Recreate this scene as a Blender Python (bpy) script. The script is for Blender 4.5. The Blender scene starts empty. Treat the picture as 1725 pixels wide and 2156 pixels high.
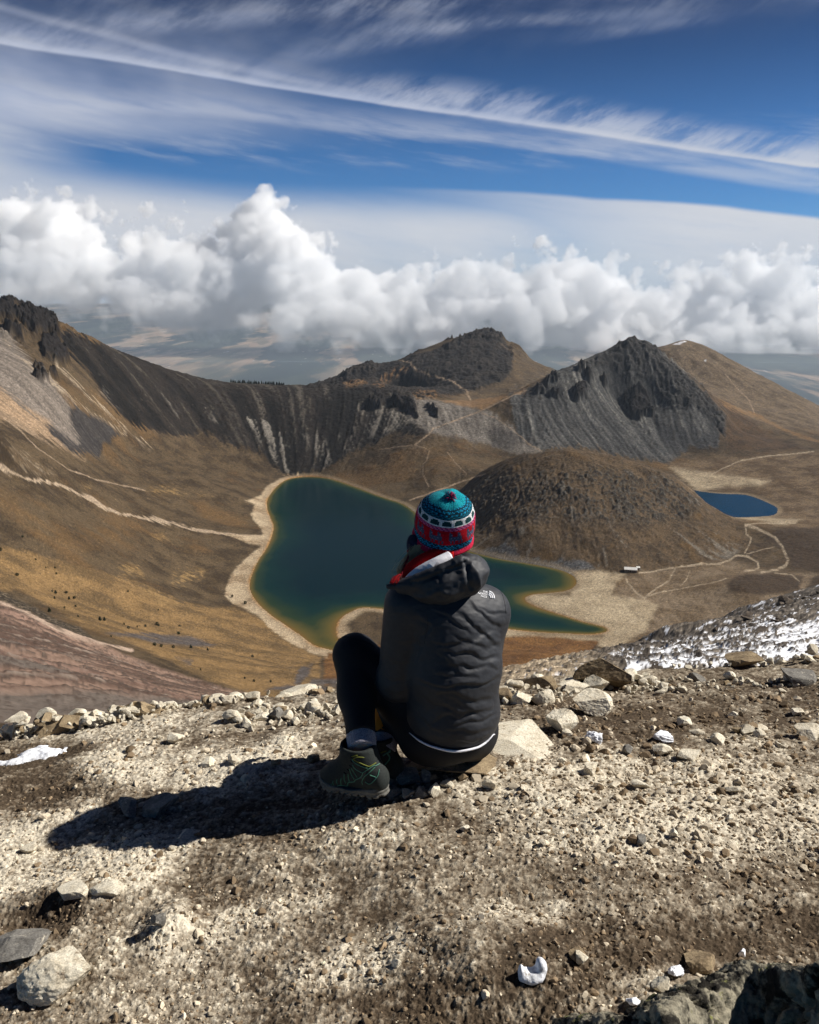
import bpy, bmesh, math, random
import numpy as np
from mathutils import Vector, Matrix
from mathutils.bvhtree import BVHTree
SC = bpy.context.scene
COL = SC.collection
rng = np.random.RandomState(7)
random.seed(7)
SKIP = ()
# ------------------------------------------------------------------ camera maths
PITCH = math.radians(15.0)
CH = 1.5                                   # eye height above the ground by the boots
CP, SP = math.cos(PITCH), math.sin(PITCH)
F = 1789.0                                 # focal length for a 1725 x 2156 picture
def ray(px, py):
    u = (np.asarray(px, float) - 862.5) / F; v = (np.asarray(py, float) - 1078.0) / F
    return u, CP - v * SP, -SP - v * CP
def PY(px, py, Y):                         # point on the sight line at forward distance Y
    a, b, c = ray(px, py); t = Y / b
    return np.stack([a * t, b * t, CH + c * t], -1)
def PZ(px, py, z):
    a, b, c = ray(px, py); t = (z - CH) / c
    return np.stack([a * t, b * t, CH + c * t], -1)
def PROJ(p):
    p = np.asarray(p, float); x, y, z = p[..., 0], p[..., 1], p[..., 2] - CH
    d = y * CP - z * SP; w = -y * SP - z * CP
    d = np.maximum(d, 1e-3)
    return 862.5 + F * x / d, 1078.0 + F * w / d, d
# ------------------------------------------------------------------ noise
_perm = np.random.RandomState(3).permutation(4096).astype(np.int32)
_perm = np.concatenate([_perm, _perm, _perm])
_rand = np.random.RandomState(5).uniform(-1, 1, 4096).astype(np.float32)
_ga = np.random.RandomState(6).uniform(0, 2 * np.pi, 4096)
_gx, _gy = np.cos(_ga).astype(np.float32), np.sin(_ga).astype(np.float32)
_g3 = np.random.RandomState(8).normal(size=(4096, 3)); _g3 /= np.linalg.norm(_g3, axis=1)[:, None]
_g3 = _g3.astype(np.float32)
def _hash(i, j, k=None):
    h = _perm[(i & 4095)] + (j & 4095)
    h = _perm[h]
    if k is not None: h = _perm[h + (k & 4095)]
    return h
def noise2(x, y):
    x = np.asarray(x, np.float32); y = np.asarray(y, np.float32)
    i = np.floor(x).astype(np.int32); j = np.floor(y).astype(np.int32)
    fx, fy = x - i, y - j
    sx = fx * fx * fx * (fx * (fx * 6 - 15) + 10); sy = fy * fy * fy * (fy * (fy * 6 - 15) + 10)
    def g(a, b):
        h = _hash(i + a, j + b)
        return _gx[h] * (fx - a) + _gy[h] * (fy - b)
    n0 = g(0, 0); n1 = g(1, 0); n2 = g(0, 1); n3 = g(1, 1)
    a = n0 + sx * (n1 - n0); b = n2 + sx * (n3 - n2)
    return (a + sy * (b - a)) * 1.5
def noise3(x, y, z):
    x = np.asarray(x, np.float32); y = np.asarray(y, np.float32); z = np.asarray(z, np.float32)
    i = np.floor(x).astype(np.int32); j = np.floor(y).astype(np.int32); k = np.floor(z).astype(np.int32)
    fx, fy, fz = x - i, y - j, z - k
    s = lambda f: f * f * f * (f * (f * 6 - 15) + 10)
    sx, sy, sz = s(fx), s(fy), s(fz)
    def g(a, b, c):
        q = _g3[_hash(i + a, j + b, k + c)]
        return q[..., 0] * (fx - a) + q[..., 1] * (fy - b) + q[..., 2] * (fz - c)
    def l(a, b, t): return a + t * (b - a)
    return 1.4 * l(l(l(g(0,0,0), g(1,0,0), sx), l(g(0,1,0), g(1,1,0), sx), sy),
             l(l(g(0,0,1), g(1,0,1), sx), l(g(0,1,1), g(1,1,1), sx), sy), sz)
def fbm2(x, y, o=5, g=.5, l=2.03, kind=0):
    s = 0; a = 1; n = 0
    for k in range(o):
        v = noise2(x + 17.3 * k, y - 9.1 * k)
        if kind == 1: v = 1 - 2 * np.abs(v)          # ridged
        if kind == 2: v = 2 * np.abs(v) - .6         # billow
        s = s + a * v; n += a; a *= g; x = x * l; y = y * l
    return s / n
def fbm3(p, o=4, g=.5, l=2.03):
    s = 0; a = 1; n = 0; x, y, z = p[..., 0], p[..., 1], p[..., 2]
    for k in range(o):
        s = s + a * noise3(x + 5.3 * k, y, z); n += a; a *= g; x = x * l; y = y * l; z = z * l
    return s / n
def ss(a, b, x):
    t = np.clip((x - a) / (b - a), 0, 1); return t * t * (3 - 2 * t)
def lerp(a, b, t): return a + (b - a) * t
# ------------------------------------------------------------------ 2-D masks
def poly_sd(x, y, poly):                  # signed distance, negative inside
    P = np.asarray(poly, np.float32); Q = np.roll(P, -1, 0)
    d = np.full(x.shape, 1e9, np.float32); ins = np.zeros(x.shape, bool)
    for (ax, ay), (bx, by) in zip(P, Q):
        ex, ey = bx - ax, by - ay; wx, wy = x - ax, y - ay
        t = np.clip((wx * ex + wy * ey) / max(ex * ex + ey * ey, 1e-9), 0, 1)
        d = np.minimum(d, (wx - ex * t) ** 2 + (wy - ey * t) ** 2)
        if ay != by:
            c = (ay > y) != (by > y)
            ins ^= c & (x < (bx - ax) * (y - ay) / (by - ay) + ax)
    d = np.sqrt(d)
    return np.where(ins, -d, d)
def line_d(x, y, pts):
    d = np.full(x.shape, 1e9, np.float32)
    for (ax, ay), (bx, by) in zip(pts[:-1], pts[1:]):
        ex, ey = bx - ax, by - ay; wx, wy = x - ax, y - ay
        t = np.clip((wx * ex + wy * ey) / max(ex * ex + ey * ey, 1e-9), 0, 1)
        d = np.minimum(d, (wx - ex * t) ** 2 + (wy - ey * t) ** 2)
    return np.sqrt(d)
def _boxed(fn, x, y, pts, pad, miss):
    P = np.asarray(pts); lo, hi = P.min(0) - pad, P.max(0) + pad
    m = (x > lo[0]) & (x < hi[0]) & (y > lo[1]) & (y < hi[1])
    out = np.full(x.shape, miss, np.float32)
    if m.any(): out[m] = fn(x[m], y[m], pts)
    return out
def in_poly(x, y, poly, soft=3.0):
    return 1 - ss(-soft, soft, _boxed(poly_sd, x, y, poly, soft + 2, 1e6))
def on_line(x, y, pts, w, soft=None):
    soft = w * .6 if soft is None else soft
    return 1 - ss(w - soft, w + soft, _boxed(line_d, x, y, pts, w + soft + 2, 1e6))
def dens(pts, step):                       # densify a polyline
    pts = np.asarray(pts, float); out = []
    for a, b in zip(pts[:-1], pts[1:]):
        n = max(1, int(np.ceil(np.linalg.norm(b - a) / step)))
        for k in range(n): out.append(a + (b - a) * k / n)
    out.append(pts[-1]); return np.array(out)
def smooth_poly(pts, n=4, closed=False):   # Catmull-Rom
    P = np.asarray(pts, float); N = len(P); out = []
    for i in range(N if closed else N - 1):
        if closed: a, b, c, d = P[(i - 1) % N], P[i], P[(i + 1) % N], P[(i + 2) % N]
        else: a, b, c, d = P[max(i - 1, 0)], P[i], P[i + 1], P[min(i + 2, N - 1)]
        for k in range(n):
            t = k / n
            out.append(.5 * (2 * b + (c - a) * t + (2 * a - 5 * b + 4 * c - d) * t * t + (3 * b - a - 3 * c + d) * t ** 3))
    if not closed: out.append(P[-1])
    return np.array(out)
# ------------------------------------------------------------------ objects
def lin(c):
    c = np.asarray(c, float) / 255.0
    return np.where(c <= .04045, c / 12.92, ((c + .055) / 1.055) ** 2.4)
def mesh_np(name, v, faces, mat=None, parent=None, smooth=True, cols=None, attrs=None, fcols=None):
    me = bpy.data.meshes.new(name)
    v = np.ascontiguousarray(v, np.float32); f = np.ascontiguousarray(faces, np.int32)
    k = f.shape[1]
    me.vertices.add(len(v)); me.vertices.foreach_set('co', v.ravel())
    me.loops.add(f.size); me.loops.foreach_set('vertex_index', f.ravel())
    me.polygons.add(len(f)); me.polygons.foreach_set('loop_start', np.arange(0, f.size, k, dtype=np.int32))
    me.polygons.foreach_set('loop_total', np.full(len(f), k, np.int32))
    me.polygons.foreach_set('use_smooth', np.full(len(f), bool(smooth)))
    me.update(calc_edges=True)
    if cols is not None:
        a = me.color_attributes.new('Col', 'FLOAT_COLOR', 'POINT')
        c = np.ones((len(v), 4), np.float32); c[:, :3] = cols; a.data.foreach_set('color', c.ravel())
    if fcols is not None:
        a = me.color_attributes.new('Col', 'FLOAT_COLOR', 'CORNER')
        c = np.ones((len(f), 4), np.float32); c[:, :3] = fcols
        a.data.foreach_set('color', np.repeat(c, k, 0).ravel())
    for n, d in (attrs or {}).items():
        a = me.attributes.new(n, 'FLOAT', 'POINT'); a.data.foreach_set('value', np.asarray(d, np.float32))
    return link(name, me, mat, parent)
def link(name, me, mat=None, parent=None):
    o = bpy.data.objects.new(name, me); COL.objects.link(o)
    if mat is not None: me.materials.append(mat)
    if parent is not None: o.parent = parent
    return o
def tag(o, label=None, cat=None, group=None, kind=None):
    if label: o['label'] = label
    if cat: o['category'] = cat
    if group: o['group'] = group
    if kind: o['kind'] = kind
    return o
def empty(name, loc=(0, 0, 0)):
    o = bpy.data.objects.new(name, None); COL.objects.link(o); o.location = loc
    o.empty_display_size = .1; return o
def grid_faces(nr, nc, wrap=False):
    i = np.arange(nr - 1)[:, None]; j = np.arange(nc if wrap else nc - 1)[None, :]
    j2 = (j + 1) % nc
    return np.stack([i * nc + j, i * nc + j2, (i + 1) * nc + j2, (i + 1) * nc + j], -1).reshape(-1, 4)
# ------------------------------------------------------------------ materials
class NT:
    def __init__(s, mat): s.t = mat.node_tree; s.n = s.t.nodes; s.l = s.t.links
    def add(s, ty, **kw):
        n = s.n.new(ty)
        for k, v in kw.items():
            if k.startswith('i_'): n.inputs[k[2:].replace('_', ' ')].default_value = v
            else: setattr(n, k, v)
        return n
    def set(s, sock, v):
        if hasattr(v, 'is_output') or isinstance(v, bpy.types.NodeSocket): s.l.new(v, sock)
        else: sock.default_value = v
    def math(s, op, a, b=None, c=None, clamp=False):
        n = s.n.new('ShaderNodeMath'); n.operation = op; n.use_clamp = clamp
        s.set(n.inputs[0], a)
        if b is not None: s.set(n.inputs[1], b)
        if c is not None: s.set(n.inputs[2], c)
        return n.outputs[0]
    def mix(s, f, a, b, mode='MIX'):
        n = s.n.new('ShaderNodeMix'); n.data_type = 'RGBA'; n.blend_type = mode
        s.set(n.inputs[0], f); s.set(n.inputs[6], a); s.set(n.inputs[7], b)
        return n.outputs[2]
    def noise(s, scale, vec=None, detail=4, rough=.5, dims='3D'):
        n = s.n.new('ShaderNodeTexNoise'); n.noise_dimensions = dims
        n.inputs['Scale'].default_value = scale; n.inputs['Detail'].default_value = detail
        n.inputs['Roughness'].default_value = rough
        if vec is not None: s.l.new(vec, n.inputs['Vector'])
        return n.outputs['Fac']
    def maprange(s, v, a, b, c=0., d=1., smooth=True):
        n = s.n.new('ShaderNodeMapRange'); n.interpolation_type = 'SMOOTHSTEP' if smooth else 'LINEAR'
        s.set(n.inputs[0], v)
        for k, q in zip((1, 2, 3, 4), (a, b, c, d)): s.set(n.inputs[k], q)
        return n.outputs[0]
    def ramp(s, f, stops):
        n = s.n.new('ShaderNodeValToRGB'); s.set(n.inputs[0], f); e = n.color_ramp.elements
        while len(e) < len(stops): e.new(.5)
        for q, (p, c) in zip(e, stops): q.position = p; q.color = (*c[:3], 1)
        return n.outputs[0]
def material(name, rough=.9, spec=.3):
    m = bpy.data.materials.new(name); m.use_nodes = True
    b = m.node_tree.nodes['Principled BSDF']
    b.inputs['Roughness'].default_value = rough
    b.inputs['Specular IOR Level'].default_value = spec
    return m, NT(m), b
def vcol_material(name, rough=.95, spec=.15, nscale=None, namp=.3, bump=None, bscale=None, bdist=.01, detail=5):
    """albedo from the mesh's Col attribute, broken up by procedural noise, with noise bump"""
    m, t, b = material(name, rough, spec)
    c = t.add('ShaderNodeAttribute', attribute_name='Col').outputs['Color']
    tc = t.add('ShaderNodeTexCoord').outputs['Object']
    if nscale:
        f = t.noise(nscale, tc, detail, .6)
        f = t.maprange(f, .25, .75, 1 - namp, 1 + namp, False)
        n = t.add('ShaderNodeVectorMath', operation='SCALE'); t.l.new(c, n.inputs[0]); t.l.new(f, n.inputs['Scale'])
        c = n.outputs[0]
    t.l.new(c, b.inputs['Base Color'])
    if bump:
        bn = t.add('ShaderNodeBump'); bn.inputs['Strength'].default_value = bump; bn.inputs['Distance'].default_value = bdist
        t.l.new(t.noise(bscale, tc, detail, .6), bn.inputs['Height']); t.l.new(bn.outputs[0], b.inputs['Normal'])
    return m
# ------------------------------------------------------------------ implicit surfaces
def surface_nets(fn, lo, hi, h, chunk=None):
    lo = np.asarray(lo, float); hi = np.asarray(hi, float)
    n = np.ceil((hi - lo) / h).astype(int) + 1
    ax = [lo[k] + h * np.arange(n[k]) for k in range(3)]
    X, Y, Z = np.meshgrid(*ax, indexing='ij')
    D = fn(np.stack([X, Y, Z], -1).astype(np.float32)).astype(np.float32)
    S = D < 0
    nx, ny, nz = D.shape
    cs = np.zeros((nx - 1, ny - 1, nz - 1), np.int32)
    for a in (0, 1):
        for b in (0, 1):
            for c in (0, 1): cs += S[a:nx - 1 + a, b:ny - 1 + b, c:nz - 1 + c]
    act = (cs > 0) & (cs < 8)
    idx = np.full(act.shape, -1, np.int64); ids = np.argwhere(act); idx[act] = np.arange(len(ids))
    I, J, K = ids.T
    acc = np.zeros((len(ids), 3)); cnt = np.zeros(len(ids))
    cor = [(a, b, c) for a in (0, 1) for b in (0, 1) for c in (0, 1)]
    for p in range(8):
        for q in range(p + 1, 8):
            A, B = np.array(cor[p]), np.array(cor[q])
            if np.abs(A - B).sum() != 1: continue
            da = D[I + A[0], J + A[1], K + A[2]]; db = D[I + B[0], J + B[1], K + B[2]]
            m = (da < 0) != (db < 0)
            t = np.where(m, da / np.where(m, da - db, 1), 0)
            acc += np.where(m[:, None], A + t[:, None] * (B - A), 0); cnt += m
    v = lo + h * (ids + acc / cnt[:, None])
    quads = []
    for axis in range(3):
        u, w = [(1, 2), (2, 0), (0, 1)][axis]
        sl = [slice(1, -1)] * 3; sl[axis] = slice(0, -1)
        s0 = S[tuple(sl)]; sl2 = list(sl); sl2[axis] = slice(1, None); s1 = S[tuple(sl2)]
        e = np.argwhere(s0 != s1); off = np.ones(3, int); off[axis] = 0; e = e + off
        if len(e) == 0: continue
        flip = ~S[e[:, 0], e[:, 1], e[:, 2]]
        du = np.zeros(3, int); du[u] = 1; dw = np.zeros(3, int); dw[w] = 1
        g = lambda q: idx[q[:, 0], q[:, 1], q[:, 2]]
        f = np.stack([g(e - du - dw), g(e - dw), g(e), g(e - du)], -1)
        f[flip] = f[flip][:, ::-1]; quads.append(f)
    f = np.concatenate(quads); f = f[(f >= 0).all(1)]
    return v, f
def sd_cone(p, a, b, ra, rb):              # tapered capsule
    a = np.asarray(a, np.float32); b = np.asarray(b, np.float32); e = b - a
    t = np.clip(((p - a) @ e) / max(float(e @ e), 1e-9), 0, 1)
    return np.linalg.norm(p - a - t[..., None] * e, axis=-1) - (ra + (rb - ra) * t)
def sd_ell(p, c, r, R=None):               # ellipsoid, optional 3x3 axes (rows)
    q = p - np.asarray(c, np.float32)
    if R is not None: q = q @ np.asarray(R, np.float32).T
    r = np.asarray(r, np.float32)
    k0 = np.linalg.norm(q / r, axis=-1); k1 = np.linalg.norm(q / (r * r), axis=-1)
    return k0 * (k0 - 1) / np.maximum(k1, 1e-6)
def smin(a, b, k):
    h = np.clip(.5 + .5 * (b - a) / k, 0, 1)
    return b + (a - b) * h - k * h * (1 - h)
def smooth_mesh(v, f, it=2, lam=.5):
    e = np.concatenate([f, np.roll(f, -1, 1)], 0) if False else np.stack([f.ravel(), np.roll(f, -1, 1).ravel()], 1)
    e = np.concatenate([e, e[:, ::-1]])
    v = v.copy(); n = len(v); deg = np.bincount(e[:, 0], minlength=n)[:, None]
    for _ in range(it):
        s = np.stack([np.bincount(e[:, 0], weights=v[e[:, 1], k], minlength=n) for k in range(3)], 1)
        v = v + lam * (s / np.maximum(deg, 1) - v)
    return v
def vnormals(v, f):
    a, b, c, d = v[f[:, 0]], v[f[:, 1]], v[f[:, 2]], v[f[:, 3]]
    fn = np.cross(c - a, d - b); n = np.zeros_like(v)
    for k in range(4):
        for q in range(3): n[:, q] += np.bincount(f[:, k], weights=fn[:, q], minlength=len(v))
    return n / np.maximum(np.linalg.norm(n, axis=1), 1e-12)[:, None]
# ------------------------------------------------------------------ camera, light, sky
cam = bpy.data.cameras.new('camera'); co = bpy.data.objects.new('camera', cam); COL.objects.link(co)
co.location = (0, 0, CH); co.rotation_euler = (math.pi / 2 - PITCH, 0, 0)
cam.sensor_fit = 'HORIZONTAL'; cam.sensor_width = 36; cam.lens = 36 * F / 1725.0
cam.clip_start = .05; cam.clip_end = 300000
SC.camera = co
SUN_AZ, SUN_EL = math.radians(79), math.radians(40.5)      # azimuth clockwise from straight ahead
sdir = Vector((math.cos(SUN_EL) * math.sin(SUN_AZ), math.cos(SUN_EL) * math.cos(SUN_AZ), math.sin(SUN_EL)))
sl = bpy.data.lights.new('sun', 'SUN'); sl.energy = 5.0; sl.angle = math.radians(.53); sl.color = (1, .955, .89)
so = bpy.data.objects.new('sun', sl); COL.objects.link(so)
so.rotation_euler = (-sdir).to_track_quat('-Z', 'Y').to_euler()
SC.view_settings.view_transform = 'Standard'; SC.view_settings.look = 'None'
SC.view_settings.exposure = 0.4; SC.view_settings.gamma = 1.0
SC.render.engine = 'CYCLES'
SC.cycles.max_bounces = 20; SC.cycles.diffuse_bounces = 2; SC.cycles.glossy_bounces = 2
SC.cycles.transparent_max_bounces = 8; SC.cycles.volume_bounces = 20
SC.cycles.use_denoising = True
SC.cycles.volume_step_rate = 3.0; SC.cycles.volume_max_steps = 128
SC.cycles.sample_clamp_indirect = 6

W = bpy.data.worlds.new('World'); SC.world = W; W.use_nodes = True
def build_sky():
    t = NT(W); bg = t.n['Background']
    sky = t.add('ShaderNodeTexSky', sky_type='NISHITA', sun_disc=False)
    sky.sun_elevation = SUN_EL; sky.sun_rotation = SUN_AZ
    sky.altitude = 4600; sky.air_density = 1.0; sky.dust_density = .35; sky.ozone_density = 2.2
    d = t.add('ShaderNodeTexCoord').outputs['Generated']
    s = t.add('ShaderNodeSeparateXYZ'); t.l.new(d, s.inputs[0])
    x, y, z = s.outputs
    az = t.math('DEGREES', t.math('ARCTAN2', x, y)); el = t.math('DEGREES', t.math('ARCSINE', z))
    # flattened coordinates of a cloud sheet seen from below
    zz = t.math('MAXIMUM', z, .02)
    def vec(a, b, c=0.):
        n = t.add('ShaderNodeCombineXYZ'); t.set(n.inputs[0], a); t.set(n.inputs[1], b); t.set(n.inputs[2], c); return n.outputs[0]
    def aff(a, b, c): return t.math('ADD', t.math('MULTIPLY', az, a), t.math('MULTIPLY_ADD', el, b, c))
    def band(lo, hi, v): return t.math('MULTIPLY', t.maprange(v, lo[0], lo[1]), t.maprange(v, hi[0], hi[1], 1., 0.))
    M = lambda *a: t.math('MULTIPLY', *a, clamp=True)
    warp = t.noise(.10, vec(az, aff(.1, 1.6, 0)), 3, .5)
    fine = t.noise(1.0, vec(aff(.16, .05, 0), aff(.16, 1.1, 3.)), 8, .62)     # long streaks falling to the right
    wisp = t.noise(1.0, vec(aff(.28, -.12, 7.), aff(-.25, .62, 3.)), 9, .66)    # feathery, other way
    lowf = t.noise(.055, vec(az, aff(.25, 2.2, 0)), 4, .55)
    # ---- contrails and long bands; el of the line given as a function of azimuth
    def trail(pts, w_up, w_dn, amp):
        # piecewise el(az) through a float curve
        n = t.add('ShaderNodeFloatCurve'); cv = n.mapping.curves[0]
        A = [p[0] for p in pts]; E = [p[1] for p in pts]
        while len(cv.points) < len(pts): cv.points.new(.5, .5)
        for q, a, e in zip(cv.points, A, E): q.location = ((a + 40) / 80, e / 40)
        n.mapping.update()
        t.l.new(t.math('MULTIPLY_ADD', az, 1 / 80, .5), n.inputs['Value'])
        dy = t.math('SUBTRACT', el, t.math('MULTIPLY', n.outputs[0], 40.))
        dy = t.math('ADD', dy, t.math('MULTIPLY', t.math('SUBTRACT', warp, .5), .5))
        up = t.maprange(dy, 0., w_up, 1., 0.); dn = t.maprange(dy, -w_dn, 0., 0., 1.)
        return M(M(up, dn), amp)
    return t, bg, sky, az, el, trail, fine, wisp, lowf, warp, M, band, aff, vec
def ang(px, py):                                           # picture point -> azimuth, elevation (degrees)
    a, b, c = ray(px, py); return float(np.degrees(np.arctan2(a, b))), float(np.degrees(np.arctan2(c, np.hypot(a, b))))
def line(*pts): return [ang(*p) for p in pts]
t, bg, sky, az, el, trail, fine, wisp, lowf, warp, M, band, aff, vec = build_sky()
acc = None
def over(mask):
    global acc
    if acc is None: acc = mask
    else: acc = t.math('SUBTRACT', 1., t.math('MULTIPLY', t.math('SUBTRACT', 1., acc), t.math('SUBTRACT', 1., mask)))
tex = t.maprange(fine, .32, .68, .25, 1.)
texw = t.maprange(wisp, .36, .7, 0., 1.)
# main contrail: sharp lower edge, feathery top
L1 = line((-200, 50), (0, 85), (300, 135), (600, 186), (1000, 243), (1300, 290), (1725, 347), (1900, 365))
over(M(trail(L1, 1.7, .22, .5), t.maprange(wisp, .3, .62, .35, 1.)))
over(trail(L1, .38, .16, .62))
azramp = t.maprange(az, -6., 2.)
over(M(M(trail(line((-200, 30), (0, 65), (300, 110), (600, 150), (800, 190), (1000, 215), (1300, 262), (1725, 330), (1900, 350)), 1.5, 1.2, .5), t.maprange(wisp, .36, .6)), azramp))
# second wide band under it
L2 = line((-200, 180), (0, 215), (350, 228), (700, 262), (1000, 288), (1300, 330), (1725, 392), (1900, 410))
over(M(trail(L2, 1.5, .6, .42), t.maprange(fine, .25, .6, .3, 1.)))
over(trail(line((1250, 285), (1500, 325), (1725, 372), (1900, 395)), .4, .3, .25))
# veil on the left
veil = M(t.maprange(az, -26., 2., 1., 0.), band((7.6, 9.4), (12.5, 16.5), el)); veil = t.math('MAXIMUM', veil, M(t.maprange(az, -26., -18., 1., 0.), band((4., 6.), (10., 13.), el)))
over(M(M(veil, t.maprange(lowf, .32, .62, .2, 1.)), .8))
# feathery cirrus across the top
top = M(t.maprange(el, 12., 17.), t.maprange(az, -5., 16., 1., .18))
over(M(M(top, texw), .15))
over(M(M(t.maprange(el, 13., 16.), tex), .045))
over(M(M(M(t.maprange(el, 14., 17.), t.maprange(el, 25., 20.)), M(t.maprange(lowf, .42, .6), texw)), .5))
for ln, wu, wd, a_ in ((line((-100, 75), (300, 50), (600, 22), (800, 5)), 1.1, .9, .30), (line((700, 68), (1000, 52), (1300, 30), (1500, 10)), .6, .5, .22), (line((1150, 85), (1300, 62), (1450, 40), (1600, 30)), .8, .6, .2), (line((500, 150), (700, 105), (900, 70), (1100, 35)), 1.0, .8, .2), (line((480, 110), (560, 150), (640, 175)), .5, .3, .25)):
    lo_, hi_ = ln[0][0], ln[-1][0]; ww = M(t.maprange(az, lo_, lo_ + 5.), t.maprange(az, hi_ - 5., hi_, 1., 0.))
    over(M(M(trail(ln, wu, wd, a_), t.maprange(wisp, .34, .62, .25, 1.)), ww))
# thin streaks in the blue gap
over(M(M(band((6.5, 7.5), (8.5, 10.), el), t.maprange(fine, .45, .7)), .22))
# far high deck with a clean upper edge
DE = line((-200, 300), (0, 345), (200, 352), (420, 378), (600, 392), (862, 402), (1100, 412), (1300, 428), (1500, 440), (1725, 466), (1900, 480))
DE2 = [(a, e - 2.3) for a, e in DE]; dsoft = t.maprange(az, 2., 24., 1., 0.)
deck = t.math('MAXIMUM', M(trail(DE, .35, 40., 1.), t.maprange(az, -6., 20., 0., 1.)), M(M(trail(DE2, 2.7, 40., 1.), dsoft), t.maprange(lowf, .3, .55, .8, 1.)))
deck_edge = trail(DE, .8, 1.6, .5)
deck = M(deck, t.maprange(fine, .2, .5, .82, 1.))
over(M(deck, .93))
lowcol = t.mix(t.maprange(el, -2.6, 3.5), (5.2, 5.7, 7.0, 1), (9.6, 9.8, 10.4, 1))
cc = t.mix(t.maprange(el, 6., 11.), lowcol, (7.0, 7.8, 10., 1))
cc = t.mix(t.maprange(fine, .35, .7, .0, .35), cc, (11., 10.9, 10.9, 1))
tint = t.mix(t.maprange(el, 6., 19.), (.33, .78, 1.16, 1), (.052, .175, .36, 1))
skc = t.mix(1., sky.outputs[0], tint, 'MULTIPLY')
front = t.maprange(t.math('ABSOLUTE', az), 50., 85., 1., 0.)
col = t.mix(t.math('MULTIPLY', acc, front), skc, cc)
t.l.new(col, bg.inputs[0]); bg.inputs[1].default_value = .052
SC.cycles.use_adaptive_sampling = True; SC.cycles.adaptive_threshold = .03
W.cycles.sampling_method = 'MANUAL'; W.cycles.sample_map_resolution = 256
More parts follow.
